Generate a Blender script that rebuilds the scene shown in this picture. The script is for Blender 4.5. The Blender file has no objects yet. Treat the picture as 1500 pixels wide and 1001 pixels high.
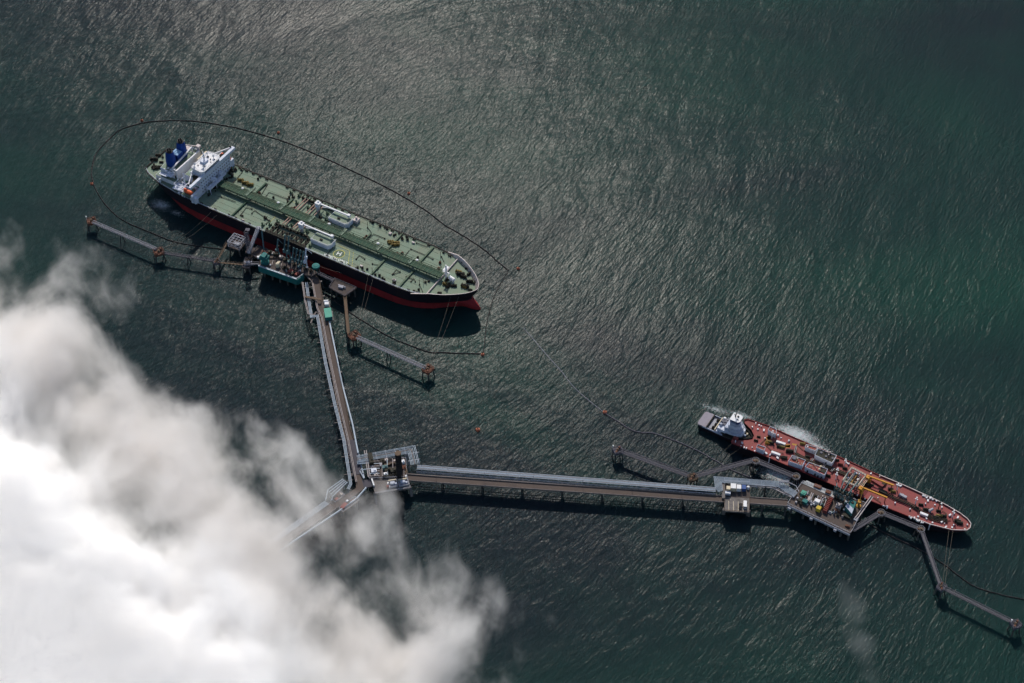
import bpy, bmesh, math, random
from mathutils import Vector, Matrix
random.seed(7)
R = math.radians
scene = bpy.context.scene
COL = scene.collection

# ------------------------------------------------------------------ camera
FPX = 2500.0                      # focal length in pixels of a 1500 px wide frame
TILT = R(44)                      # optical axis away from straight down
DIST = FPX / 2.2
CAM = Vector((0, -DIST * math.sin(TILT), DIST * math.cos(TILT)))
cd = bpy.data.cameras.new('camera')
cd.sensor_width = 36.0
cd.lens = FPX * 36.0 / 1500.0
cd.clip_start = 5.0
cd.clip_end = 60000.0
cam = bpy.data.objects.new('camera', cd)
COL.objects.link(cam)
cam.location = CAM
cam.rotation_euler = (TILT, 0, 0)
scene.camera = cam

# ------------------------------------------------------------------ sky, sun, exposure
SUN_EL, SUN_AZ = 40.0, -3.5      # azimuth: degrees from +Y (far), negative = left
world = bpy.data.worlds.new('World')
scene.world = world
world.use_nodes = True
wn = world.node_tree
wn.nodes.clear()
sky = wn.nodes.new('ShaderNodeTexSky')
sky.sky_type = 'NISHITA'
sky.sun_disc = False
sky.sun_elevation = R(SUN_EL)
sky.sun_rotation = R(SUN_AZ)
sky.altitude = 800
sky.air_density = 1.0
sky.dust_density = 2.0
bg = wn.nodes.new('ShaderNodeBackground')
bg.inputs['Strength'].default_value = 0.085
wo = wn.nodes.new('ShaderNodeOutputWorld')
wn.links.new(sky.outputs[0], bg.inputs['Color'])
wn.links.new(bg.outputs[0], wo.inputs['Surface'])
sd = bpy.data.lights.new('sun', 'SUN')
sd.energy = 3.2
sd.angle = R(0.53)
sd.color = (1.0, 0.93, 0.83)
sun = bpy.data.objects.new('sun', sd)
COL.objects.link(sun)
sv = Vector((math.sin(R(SUN_AZ)) * math.cos(R(SUN_EL)), math.cos(R(SUN_AZ)) * math.cos(R(SUN_EL)), math.sin(R(SUN_EL))))
sun.rotation_euler = (-sv).to_track_quat('-Z', 'Y').to_euler()
sun.location = (-200, 500, 600)
scene.view_settings.view_transform = 'Standard'
scene.view_settings.look = 'None'
scene.view_settings.gamma = 1.0
scene.view_settings.use_curve_mapping = False
scene.view_settings.exposure = 0.32
scene.render.engine = 'CYCLES'
cy = scene.cycles
cy.max_bounces = 20
cy.diffuse_bounces = 2
cy.glossy_bounces = 2
cy.transmission_bounces = 2
cy.transparent_max_bounces = 8
cy.volume_bounces = 18
cy.volume_step_rate = 1.0
cy.volume_max_steps = 256
cy.sample_clamp_direct = 12.0
cy.sample_clamp_indirect = 6.0
cy.use_denoising = True
cy.use_adaptive_sampling = True
cy.adaptive_threshold = 0.03
cy.adaptive_min_samples = 16

# ------------------------------------------------------------------ projection of photo pixels to places
_fw = Vector((0, math.sin(TILT), -math.cos(TILT)))
_rt = Vector((1, 0, 0))
_up = Vector((0, math.cos(TILT), math.sin(TILT)))
def P(x, y, z=0.0):
    d = _fw * FPX + _rt * (x - 750.0) + _up * (500.5 - y)
    return CAM + d * ((z - CAM.z) / d.z)

class Frame:
    """a place on the water with its own heading; L() gives local (x, y) of a photo pixel at height z"""
    def __init__(s, o, yaw):
        s.o = Vector((o[0], o[1], 0)); s.yaw = yaw
        s.c, s.s = math.cos(yaw), math.sin(yaw)
    def L(s, x, y, z=0.0):
        p = P(x, y, z) - s.o
        return Vector((p.x * s.c + p.y * s.s, -p.x * s.s + p.y * s.c, z))
    def W(s, v):
        return Vector((s.o.x + v[0] * s.c - v[1] * s.s, s.o.y + v[0] * s.s + v[1] * s.c, v[2]))
def frame_px(x0, y0, x1, y1, z):
    a, b = P(x0, y0, z), P(x1, y1, z)
    return Frame(a, math.atan2(b.y - a.y, b.x - a.x))

# ------------------------------------------------------------------ mesh collector
class MB:
    def __init__(s): s.v = []; s.f = []; s.mi = []; s.cur = 0
    def face(s, ids): s.f.append(ids); s.mi.append(s.cur)
    def box(s, x0, x1, y0, y1, z0, z1):
        b = len(s.v)
        s.v += [(x0,y0,z0),(x1,y0,z0),(x1,y1,z0),(x0,y1,z0),(x0,y0,z1),(x1,y0,z1),(x1,y1,z1),(x0,y1,z1)]
        for q in ((3,2,1,0),(4,5,6,7),(0,1,5,4),(1,2,6,5),(2,3,7,6),(3,0,4,7)): s.face([b+i for i in q])
        return s
    def cbox(s, c, sx, sy, sz, yaw=0.0):
        """box standing on c, turned by yaw"""
        b = len(s.v); cc, ss = math.cos(yaw), math.sin(yaw)
        for z in (0, sz):
            for (i, j) in ((-1,-1),(1,-1),(1,1),(-1,1)):
                x, y = i*sx/2, j*sy/2
                s.v.append((c[0]+x*cc-y*ss, c[1]+x*ss+y*cc, c[2]+z))
        for q in ((3,2,1,0),(4,5,6,7),(0,1,5,4),(1,2,6,5),(2,3,7,6),(3,0,4,7)): s.face([b+i for i in q])
        return s
    def bar(s, p, q, w, h=None):
        """square bar between two points"""
        p, q = Vector(p), Vector(q); h = h or w
        d = q - p
        if d.length < 1e-6: return s
        d.normalize()
        a = d.cross(Vector((0,0,1)))
        if a.length < 1e-3: a = Vector((1,0,0))
        a.normalize(); c = a.cross(d).normalized()
        b = len(s.v)
        for e in (p, q):
            for (i, j) in ((-1,-1),(1,-1),(1,1),(-1,1)): s.v.append(tuple(e + a*(i*w/2) + c*(j*h/2)))
        for f in ((3,2,1,0),(4,5,6,7),(0,1,5,4),(1,2,6,5),(2,3,7,6),(3,0,4,7)): s.face([b+i for i in f])
        return s
    def tube(s, pts, r, n=8, caps=True):
        """round tube along a polyline; r is one radius or one per point"""
        pts = [Vector(p) for p in pts]; m = len(pts)
        rr = r if isinstance(r, (list, tuple)) else [r]*m
        b = len(s.v)
        for i, p in enumerate(pts):
            if i == 0: d = pts[1]-p
            elif i == m-1: d = p-pts[i-1]
            else: d = (pts[i+1]-p).normalized() + (p-pts[i-1]).normalized()
            if d.length < 1e-6: d = Vector((0,0,1))
            d.normalize()
            a = d.cross(Vector((0,0,1)))
            if a.length < 1e-3: a = Vector((1,0,0))
            a.normalize(); c = a.cross(d).normalized()
            k = 1.0
            if 0 < i < m-1:
                co = d.dot((p-pts[i-1]).normalized()); k = 1/max(co, .6)
            for j in range(n):
                t = 2*math.pi*j/n
                s.v.append(tuple(p + (a*math.cos(t)*k + c*math.sin(t))*rr[i]))
        for i in range(m-1):
            for j in range(n):
                s.face([b+i*n+j, b+i*n+(j+1)%n, b+(i+1)*n+(j+1)%n, b+(i+1)*n+j])
        if caps:
            s.face([b+j for j in range(n)][::-1]); s.face([b+(m-1)*n+j for j in range(n)])
        return s
    def cyl(s, c, r, h, n=14, r2=None):
        return s.tube([c, (c[0], c[1], c[2]+h)], [r, r if r2 is None else r2], n)
    def lathe(s, c, prof, n=16, sy=1.0, yaw=0.0):
        """profile [(r, z)] turned about the vertical through c; sy squashes across"""
        b = len(s.v); cc, ss = math.cos(yaw), math.sin(yaw)
        for (r, z) in prof:
            for j in range(n):
                t = 2*math.pi*j/n; x, y = r*math.cos(t), r*sy*math.sin(t)
                s.v.append((c[0]+x*cc-y*ss, c[1]+x*ss+y*cc, c[2]+z))
        for i in range(len(prof)-1):
            for j in range(n): s.face([b+i*n+j, b+i*n+(j+1)%n, b+(i+1)*n+(j+1)%n, b+(i+1)*n+j])
        s.face([b+j for j in range(n)][::-1]); s.face([b+(len(prof)-1)*n+j for j in range(n)])
        return s
    def prism(s, poly, z0, z1):
        """polygon (counter-clockwise from above) between two heights"""
        n = len(poly); b = len(s.v)
        ar = sum(poly[i][0]*poly[(i+1)%n][1]-poly[(i+1)%n][0]*poly[i][1] for i in range(n))
        if ar < 0: poly = poly[::-1]
        s.v += [(p[0],p[1],z0) for p in poly] + [(p[0],p[1],z1) for p in poly]
        s.face([b+i for i in range(n)][::-1]); s.face([b+n+i for i in range(n)])
        for i in range(n): s.face([b+i, b+(i+1)%n, b+n+(i+1)%n, b+n+i])
        return s
    def rail(s, pts, h=1.1, w=0.12, step=3.0, closed=False):
        pts = [Vector(p) for p in pts]
        if closed: pts.append(pts[0])
        for a, b_ in zip(pts, pts[1:]):
            n = max(1, int((b_-a).length/step))
            s.bar(a+Vector((0,0,h)), b_+Vector((0,0,h)), w)
            s.bar(a+Vector((0,0,h*.55)), b_+Vector((0,0,h*.55)), w*.7)
            for i in range(n+1):
                p = a.lerp(b_, i/n); s.bar(p, p+Vector((0,0,h)), w)
        return s
    def build(s, name, m, parent=None, smooth=False, kind=None, label=None):
        me = bpy.data.meshes.new(name)
        me.from_pydata([tuple(v) for v in s.v], [], s.f)
        for x in (m if isinstance(m, (list, tuple)) else [m]): me.materials.append(x)
        if isinstance(m, (list, tuple)): me.polygons.foreach_set('material_index', s.mi)
        if smooth: me.polygons.foreach_set('use_smooth', [True]*len(me.polygons))
        me.update()
        o = bpy.data.objects.new(name, me); COL.objects.link(o)
        if parent is not None: o.parent = parent
        if kind: o['kind'] = kind
        if label: o['label'] = label
        return o

def thing(name, label, cat, fr, group=None, z=0.0):
    o = bpy.data.objects.new(name, None); COL.objects.link(o)
    o.empty_display_size = 2.0
    o.location = (fr.o.x, fr.o.y, z); o.rotation_euler = (0, 0, fr.yaw)
    o['label'] = label; o['category'] = cat
    if group: o['group'] = group
    return o
def tag(o, label, cat, group=None):
    o['label'] = label; o['category'] = cat
    if group: o['group'] = group
    return o
def setat(o, fr, z=0.0):
    o.location = (fr.o.x, fr.o.y, z); o.rotation_euler = (0, 0, fr.yaw); return o
def dup(o, parent=None):
    c = o.copy(); COL.objects.link(c)
    if parent is not None: c.parent = parent
    for ch in list(o.children): dup(ch, c)
    return c
_mesh = {}
def shared(kind, mat, n=8):
    """unit box or unit cylinder (0..1 in z) shared by alike pieces"""
    k = (kind, mat.name, n)
    if k not in _mesh:
        b = MB()
        if kind == 'box': b.box(-.5,.5,-.5,.5,-.5,.5)
        else: b.tube([(0,0,-.5),(0,0,.5)], .5, n)
        me = bpy.data.meshes.new(kind); me.from_pydata(b.v, [], b.f); me.materials.append(mat); me.update()
        _mesh[k] = me
    return _mesh[k]
def piece(name, c, size, mat, parent, yaw=0.0, kind='box', n=8, rot=None):
    o = bpy.data.objects.new(name, shared(kind, mat, n)); COL.objects.link(o)
    o.parent = parent; o.location = c; o.scale = size
    o.rotation_euler = rot if rot is not None else (0,0,yaw)
    return o
def rod(name, p, q, w, mat, parent, kind='box', n=8):
    """bar part between two points, sharing its mesh"""
    p, q = Vector(p), Vector(q); d = q-p
    o = bpy.data.objects.new(name, shared(kind, mat, n)); COL.objects.link(o)
    o.parent = parent; o.location = (p+q)/2; o.scale = (w, w, d.length)
    o.rotation_mode = 'QUATERNION'; o.rotation_quaternion = d.to_track_quat('Z', 'Y')
    return o

# ------------------------------------------------------------------ materials
def paint(name, col, rough=0.55, wear=None, amount=0.35, scale=0.25, metal=0.0, spec=0.14, bump=0.0, streak=None):
    m = bpy.data.materials.new(name); m.use_nodes = True
    nt = m.node_tree; b = nt.nodes['Principled BSDF']
    b.inputs['Roughness'].default_value = min(.9, rough+.15) if spec < .5 else rough; b.inputs['Metallic'].default_value = metal
    b.inputs['Specular IOR Level'].default_value = spec
    tc = nt.nodes.new('ShaderNodeTexCoord'); mp = nt.nodes.new('ShaderNodeMapping')
    nt.links.new(tc.outputs['Object'], mp.inputs[0])
    if streak: mp.inputs['Scale'].default_value = streak
    n1 = nt.nodes.new('ShaderNodeTexNoise'); n1.inputs['Scale'].default_value = scale
    n1.inputs['Detail'].default_value = 9; n1.inputs['Roughness'].default_value = 0.68
    nt.links.new(mp.outputs[0], n1.inputs['Vector'])
    rp = nt.nodes.new('ShaderNodeValToRGB')
    rp.color_ramp.elements[0].position = 0.42; rp.color_ramp.elements[1].position = 0.68
    nt.links.new(n1.outputs['Fac'], rp.inputs[0])
    mul = nt.nodes.new('ShaderNodeMath'); mul.operation = 'MULTIPLY'; mul.inputs[1].default_value = amount
    nt.links.new(rp.outputs[0], mul.inputs[0])
    mx = nt.nodes.new('ShaderNodeMix'); mx.data_type = 'RGBA'
    mx.inputs[6].default_value = (*col, 1)
    w = wear or tuple(c*.5 for c in col)
    mx.inputs[7].default_value = (*w, 1)
    nt.links.new(mul.outputs[0], mx.inputs[0])
    nt.links.new(mx.outputs[2], b.inputs['Base Color'])
    if bump:
        bp = nt.nodes.new('ShaderNodeBump'); bp.inputs['Strength'].default_value = bump; bp.inputs['Distance'].default_value = .3
        nt.links.new(n1.outputs['Fac'], bp.inputs['Height']); nt.links.new(bp.outputs[0], b.inputs['Normal'])
    return m
M = dict(
    deck_green=paint('deck_green', (.155,.225,.168), .5, (.18,.17,.12), .6, .07),
    catwalk_green=paint('catwalk_green', (.026,.07,.045), .6, (.045,.05,.03), .5, .3),
    pipe_green=paint('pipe_green', (.07,.125,.08), .5, (.10,.075,.045), .5, .4),
    hull_black=paint('hull_black', (.014,.013,.02), .45, (.04,.025,.022), .5, .12, streak=(1,1,.3)),
    hull_red=paint('hull_red', (.27,.026,.03), .6, (.10,.02,.02), .7, .10, streak=(1,1,.35)),
    white=paint('white_paint', (.74,.75,.78), .45, (.42,.36,.31), .28, .5),
    bluewhite=paint('bluish_white_paint', (.62,.66,.76), .5, (.36,.34,.34), .3, .4),
    bulwark=paint('bulwark_paint', (.62,.56,.55), .55, (.34,.22,.18), .5, .6),
    blue=paint('funnel_blue', (.012,.055,.26), .4, (.01,.03,.12), .5, .4),
    lightblue=paint('light_blue_paint', (.25,.42,.62), .5),
    orange=paint('lifeboat_orange', (.75,.14,.05), .4, (.55,.10,.05), .4, .6),
    black=paint('black_metal', (.02,.02,.022), .6, (.05,.04,.035), .5, .6),
    machinery=paint('dark_machinery', (.028,.032,.027), .6, (.07,.042,.026), .6, .8),
    yellow_mach=paint('mustard_machinery', (.26,.19,.06), .6, (.08,.06,.03), .7, .9),
    tan_pipe=paint('tan_pipe', (.40,.27,.22), .6, (.25,.13,.09), .5, .5),
    yellow=paint('marking_yellow', (.45,.43,.12), .6, (.35,.36,.15), .4, .5),
    mark_white=paint('marking_white', (.75,.76,.74), .6, (.4,.45,.4), .3, .5),
    teal=paint('teal_steel', (.022,.16,.155), .5, (.05,.08,.075), .5, .5),
    teal_light=paint('teal_roof', (.09,.33,.25), .5, (.07,.20,.17), .4, .4),
    teal_pale=paint('pale_teal_steel', (.075,.15,.165), .5, (.10,.11,.11), .5, .5),
    asphalt=paint('deck_asphalt', (.10,.078,.068), .85, (.075,.062,.06), .7, .13, spec=.2, bump=.2),
    asphalt_new=paint('new_dark_asphalt', (.075,.07,.085), .85, (.05,.05,.055), .5, .2, spec=.2),
    concrete=paint('weathered_concrete', (.17,.155,.15), .85, (.07,.065,.06), .7, .25, spec=.2, bump=.3),
    concrete_dark=paint('stained_concrete', (.065,.055,.055), .85, (.12,.09,.07), .5, .3, spec=.2),
    concrete_pale=paint('pale_concrete', (.40,.42,.43), .8, (.2,.2,.2), .5, .3, spec=.2),
    pile=paint('tarred_pile', (.10,.095,.09), .8, (.03,.035,.03), .7, .4, spec=.2),
    rust=paint('rusty_steel', (.15,.07,.048), .85, (.10,.045,.03), .7, .6, spec=.2, bump=.3),
    rustwalk=paint('rusty_walkway', (.13,.095,.068), .85, (.11,.07,.05), .6, .6, spec=.2),
    pipe=paint('silver_pipe_cladding', (.40,.47,.55), .42, (.24,.25,.27), .35, .35, metal=.25),
    pipe_warm=paint('bare_steel_pipe', (.36,.33,.33), .5, (.22,.15,.12), .5, .4, metal=.2),
    truss=paint('galvanised_truss', (.36,.37,.42), .6, (.20,.18,.18), .4, .6),
    truss_dark=paint('dark_truss_steel', (.12,.115,.14), .65, (.09,.08,.09), .5, .5),
    grating=paint('steel_grating', (.12,.12,.135), .7, (.07,.06,.06), .5, 1.0),
    red_deck=paint('barge_red_deck', (.26,.068,.068), .6, (.20,.085,.07), .75, .16),
    red_side=paint('barge_red_trim', (.20,.035,.035), .55, (.18,.04,.035), .5, .3),
    ochre=paint('ochre_paint', (.42,.23,.05), .6, (.30,.14,.05), .5, .3),
    crane_orange=paint('crane_orange', (.52,.25,.04), .45, (.5,.2,.03), .3, .5),
    tuggrey=paint('tug_bluegrey', (.42,.46,.56), .5, (.26,.26,.3), .4, .4),
    tugdeck=paint('tug_deck_grey', (.15,.15,.18), .6, (.09,.085,.095), .5, .3),
    tugramp=paint('tug_stern_plate', (.27,.25,.29), .6, (.18,.16,.18), .4, .4),
    cream=paint('cream_paint', (.62,.54,.40), .5, (.4,.3,.2), .3, .5),
    glass=paint('dark_glass', (.015,.02,.03), .12, amount=0, spec=.8),
    rubber=paint('rubber', (.012,.012,.013), .8, (.03,.03,.03), .5, 1),
    boom=paint('boom_float', (.02,.02,.022), .7, (.10,.09,.09), .6, .35),
    rope=paint('mooring_rope', (.17,.15,.12), .8),
    buoy=paint('buoy_orange', (.42,.14,.08), .5, (.3,.1,.07), .4, .8),
    redpaint=paint('red_equipment', (.22,.06,.05), .5, (.2,.05,.04), .5, .5),
    blue_box=paint('blue_container', (.05,.10,.27), .5, (.05,.06,.12), .4, .4),
    yellow_box=paint('yellow_container', (.52,.38,.05), .5, (.4,.3,.05), .3, .4),
    kerb=paint('kerb_steel', (.22,.19,.18), .8, (.12,.1,.09), .4, .4),
)
# ------------------------------------------------------------------ water
def water():
    m = bpy.data.materials.new('sea_water'); m.use_nodes = True
    nt = m.node_tree; b = nt.nodes['Principled BSDF']; N = nt.nodes.new; Lk = nt.links.new
    tc = N('ShaderNodeTexCoord')
    def noise(scale, rot, stretch, detail=3, rough=.55, dist=0.0, off=0.0):
        mp = N('ShaderNodeMapping'); mp.vector_type = 'TEXTURE'
        mp.inputs['Rotation'].default_value = (0, 0, R(rot))
        mp.inputs['Scale'].default_value = (stretch, 1, 1)
        mp.inputs['Location'].default_value = (off, off*.7, 0)
        Lk(tc.outputs['Object'], mp.inputs[0])
        n = N('ShaderNodeTexNoise'); n.inputs['Scale'].default_value = scale
        n.inputs['Detail'].default_value = detail; n.inputs['Roughness'].default_value = rough
        n.inputs['Distortion'].default_value = dist
        Lk(mp.outputs[0], n.inputs['Vector']); return n.outputs['Fac']
    def math_(op, a, b_=None, c=None):
        k = N('ShaderNodeMath'); k.operation = op
        for i, x in enumerate((a, b_, c)):
            if x is None: continue
            if isinstance(x, (int, float)): k.inputs[i].default_value = x
            else: Lk(x, k.inputs[i])
        return k.outputs[0]
    # wind waves: crests run up and to the right; a longer cross swell; fine chop
    w1 = noise(.60, 60, 3.9, 3, .55, .25)
    w2 = noise(.22, 50, 3.2, 3, .5, .4, 31)
    w3 = noise(1.1, 68, 2.6, 2, .6, .2, 77)
    w4 = noise(.055, 66, 3.0, 2, .5, .4, 11)
    patch = noise(.006, 20, 1.6, 4, .55, .6, 5)
    pr = N('ShaderNodeMapRange'); pr.inputs['From Min'].default_value = .35; pr.inputs['From Max'].default_value = .65
    pr.inputs['To Min'].default_value = .55; pr.inputs['To Max'].default_value = 1.35; Lk(patch, pr.inputs[0])
    h = math_('ADD', math_('MULTIPLY', w1, WAVE[0]), math_('MULTIPLY', w2, WAVE[1]))
    h = math_('ADD', h, math_('MULTIPLY', w3, WAVE[2]))
    h = math_('ADD', h, math_('MULTIPLY', w4, WAVE[3]))
    h = math_('MULTIPLY', h, pr.outputs[0])
    bp = N('ShaderNodeBump'); bp.inputs['Distance'].default_value = 1.0; bp.inputs['Strength'].default_value = 1.0
    Lk(h, bp.inputs['Height']); Lk(bp.outputs[0], b.inputs['Normal'])
    # body colour: dark green with greener patches that paint in sunlight through cloud gaps
    sun_patch = noise(.0035, -25, 1.8, 5, .55, .8, 400)
    rp = N('ShaderNodeValToRGB'); e = rp.color_ramp.elements
    e[0].position = .35; e[0].color = (.014, .023, .029, 1); e[1].position = .68; e[1].color = (.013, .047, .038, 1)
    Lk(sun_patch, rp.inputs[0])
    # wash and foam where hulls and piles work the water
    foam = None
    for (px, py, rx, ry, ang, amt) in FOAM:
        c = P(px, py, 0)
        mp = N('ShaderNodeMapping'); mp.vector_type = 'TEXTURE'
        mp.inputs['Location'].default_value = (c.x, c.y, 0); mp.inputs['Rotation'].default_value = (0, 0, R(ang))
        mp.inputs['Scale'].default_value = (rx, ry, 1e6)
        Lk(tc.outputs['Object'], mp.inputs[0])
        ln = N('ShaderNodeVectorMath'); ln.operation = 'LENGTH'; Lk(mp.outputs[0], ln.inputs[0])
        v = math_('MULTIPLY', math_('SUBTRACT', 1.0, math_('MINIMUM', ln.outputs['Value'], 1.0)), amt)
        foam = v if foam is None else math_('MAXIMUM', foam, v)
    fn = noise(.8, 10, 1.3, 6, .78, 2.4, 50)
    fm = N('ShaderNodeMapRange'); fm.inputs['From Min'].default_value = .67; fm.inputs['From Max'].default_value = .80
    Lk(math_('ADD', fn, foam), fm.inputs[0])
    fm.clamp = True
    mx = N('ShaderNodeMix'); mx.data_type = 'RGBA'; Lk(math_('MULTIPLY', fm.outputs[0], .85), mx.inputs[0]); Lk(rp.outputs[0], mx.inputs[6])
    mx.inputs[7].default_value = (.52, .56, .58, 1)
    Lk(mx.outputs[2], b.inputs['Base Color'])
    b.inputs['IOR'].default_value = 1.333; b.inputs['Specular IOR Level'].default_value = .026
    b.inputs['Subsurface Weight'].default_value = .85; b.inputs['Subsurface Scale'].default_value = 5.0
    b.inputs['Subsurface Radius'].default_value = (.5, 1.0, .9)
    Lk(math_('ADD', math_('MULTIPLY', fm.outputs[0], .5), WROUGH), b.inputs['Roughness'])
    me = bpy.data.meshes.new('water')
    bm = bmesh.new(); bmesh.ops.create_grid(bm, x_segments=8, y_segments=8, size=15000); bm.to_mesh(me); bm.free()
    me.materials.append(m)
    o = bpy.data.objects.new('water', me); COL.objects.link(o); o['kind'] = 'structure'
    return o
WAVE = (.42, .50, .08, 1.1); WROUGH = .21
FOAM = [(1166, 636, 26, 11, -28, .40), (1192, 655, 18, 9, -28, .36), (1142, 698, 26, 11, -25, .34), (1168, 722, 14, 8, 0, .25),
        (236, 300, 16, 10, -30, .30), (258, 312, 14, 6, -30, .24), (1050, 600, 24, 6, -20, .26), (1085, 608, 20, 5, -25, .28)]
water()

# ------------------------------------------------------------------ cloud drifting over the lower left
def cloud(name, corners, z0, z1, build_density, kind='stuff', step=1.0):
    b = MB().prism(corners, z0, z1)
    m = bpy.data.materials.new(name); m.use_nodes = True
    nt = m.node_tree; nt.nodes.clear()
    out = nt.nodes.new('ShaderNodeOutputMaterial'); v = nt.nodes.new('ShaderNodeVolumePrincipled')
    v.inputs['Color'].default_value = (.9998, .9975, .994, 1); v.inputs['Anisotropy'].default_value = 0.0
    nt.links.new(build_density(nt), v.inputs['Density'])
    nt.links.new(v.outputs[0], out.inputs['Volume'])
    m.cycles.homogeneous_volume = False
    try: m.cycles.volume_step_rate = step
    except Exception: pass
    return b.build(name, m, kind=kind)
def dens_main(nt):
    N = nt.nodes.new; Lk = nt.links.new
    def mt(op, a, b_=None):
        k = N('ShaderNodeMath'); k.operation = op
        for i, x in enumerate((a, b_)):
            if x is None: continue
            if isinstance(x, (int, float)): k.inputs[i].default_value = x
            else: Lk(x, k.inputs[i])
        return k.outputs[0]
    def mr(x, a, b_, c, d):
        k = N('ShaderNodeMapRange'); k.clamp = True
        for i, q in enumerate((a, b_, c, d)): k.inputs[i+1].default_value = q
        Lk(x, k.inputs[0]); return k.outputs[0]
    tc = N('ShaderNodeTexCoord')
    sx = N('ShaderNodeSeparateXYZ'); Lk(tc.outputs['Object'], sx.inputs[0])
    # signed distance (m) inward from the cloud's edge line, on the mid-height plane
    a, b_ = P(*EDGE[0], ZC), P(*EDGE[1], ZC)
    d = (b_ - a); d.z = 0; d.normalize(); nx, ny = d.y, -d.x       # points down-left of the edge
    sd_ = mt('ADD', mt('MULTIPLY', sx.outputs[0], nx), mt('MULTIPLY', sx.outputs[1], ny))
    sd_ = mt('SUBTRACT', sd_, a.x*nx + a.y*ny)
    def noise(sc, det, ro, dist, loc):
        mp = N('ShaderNodeMapping'); mp.inputs['Location'].default_value = loc; mp.inputs['Scale'].default_value = (1, 1, .6)
        Lk(tc.outputs['Object'], mp.inputs[0])
        n1 = N('ShaderNodeTexNoise'); n1.inputs['Scale'].default_value = sc; n1.inputs['Detail'].default_value = det
        n1.inputs['Roughness'].default_value = ro; n1.inputs['Distortion'].default_value = dist
        Lk(mp.outputs[0], n1.inputs['Vector']); return mt('SUBTRACT', n1.outputs['Fac'], .5)
    f = mt('ADD', noise(1/46, 6, .60, .5, CSEED), mt('MULTIPLY', noise(1/13, 6, .66, .4, (5, 3, 8)), .42))
    zf = mt('MULTIPLY', mr(sx.outputs[2], ZC-THK, ZC-THK*.3, 0, 1), mr(sx.outputs[2], ZC+THK*.3, ZC+THK, 1, 0))
    zpen = mt('MULTIPLY', mt('SUBTRACT', zf, 1), .2)
    v = mt('ADD', mt('ADD', mt('MULTIPLY', f, 1.5), mr(sd_, -46, 30, -.38, .26)), zpen)
    veil = mt('MULTIPLY', mt('POWER', mr(v, -.06, .55, 0, 1), 1.7), VDENS)
    c = mt('ADD', mt('ADD', mt('MULTIPLY', f, 1.1), mr(sd_, 26, 100, -.34, .46)), zpen)
    core = mt('MULTIPLY', mt('POWER', mr(c, -.02, .40, 0, 1), 1.3), CDENS)
    mixc = N('ShaderNodeMix'); mixc.data_type = 'RGBA'; Lk(mr(c, -.30, .02, 0, 1), mixc.inputs[0])
    mixc.inputs[6].default_value = (.965, .945, .928, 1); mixc.inputs[7].default_value = (.9998, .998, .996, 1)  # veil tinted grey-brown: the cloud's own shade painted into its colour
    for nd in nt.nodes:
        if nd.bl_idname == 'ShaderNodeVolumePrincipled': Lk(mixc.outputs[2], nd.inputs['Color'])
    return mt('ADD', veil, core)
EDGE = ((60, 400), (760, 1010)); ZC = 240; THK = 25; CDENS = .9; VDENS = .26; CSEED = (13, 40, 0)
cp = [P(-120, 300, ZC), P(230, 400, ZC), P(860, 940, ZC), P(880, 1080, ZC), P(-120, 1080, ZC)]
cl = cloud('cloud', cp, ZC-THK, ZC+THK, dens_main, step=.5)
tag(cl, 'thick white cloud bank drifting low over the lower left of the water', 'cloud')
def dens_wisp(nt):
    N = nt.nodes.new; Lk = nt.links.new
    def mt(op, a, b_=None):
        k = N('ShaderNodeMath'); k.operation = op
        for i, x in enumerate((a, b_)):
            if x is None: continue
            if isinstance(x, (int, float)): k.inputs[i].default_value = x
            else: Lk(x, k.inputs[i])
        return k.outputs[0]
    tc = N('ShaderNodeTexCoord'); c0, c1 = P(1236, 838, 240), P(1272, 972, 240); c = (c0+c1)/2; ang = math.atan2(c1.y-c0.y, c1.x-c0.x)
    n = N('ShaderNodeTexNoise'); n.inputs['Scale'].default_value = 1/24; n.inputs['Detail'].default_value = 5; n.inputs['Roughness'].default_value = .6; n.inputs['Distortion'].default_value = .6
    Lk(tc.outputs['Object'], n.inputs['Vector'])
    mp = N('ShaderNodeMapping'); mp.vector_type = 'TEXTURE'; mp.inputs['Location'].default_value = c; mp.inputs['Rotation'].default_value = (0, 0, ang)
    mp.inputs['Scale'].default_value = (42, 11, 9); Lk(tc.outputs['Object'], mp.inputs[0])
    ln = N('ShaderNodeVectorMath'); ln.operation = 'LENGTH'; Lk(mp.outputs[0], ln.inputs[0])
    t = mt('ADD', mt('MULTIPLY', mt('SUBTRACT', n.outputs['Fac'], .5), 2.6), mt('SUBTRACT', .55, ln.outputs['Value']))
    k = N('ShaderNodeMapRange'); k.clamp = True; k.inputs[1].default_value = 0; k.inputs[2].default_value = .9; Lk(t, k.inputs[0])
    return mt('MULTIPLY', k.outputs[0], .02)
w0, w1 = P(1150, 780, 240), P(1370, 1040, 240)
wi = cloud('cloud_wisp', [(w0.x, w1.y), (w1.x, w1.y), (w1.x, w0.y), (w0.x, w0.y)], 230, 250, dens_wisp, step=.5)
tag(wi, 'faint torn wisp of cloud over the lower right water', 'cloud')
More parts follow.
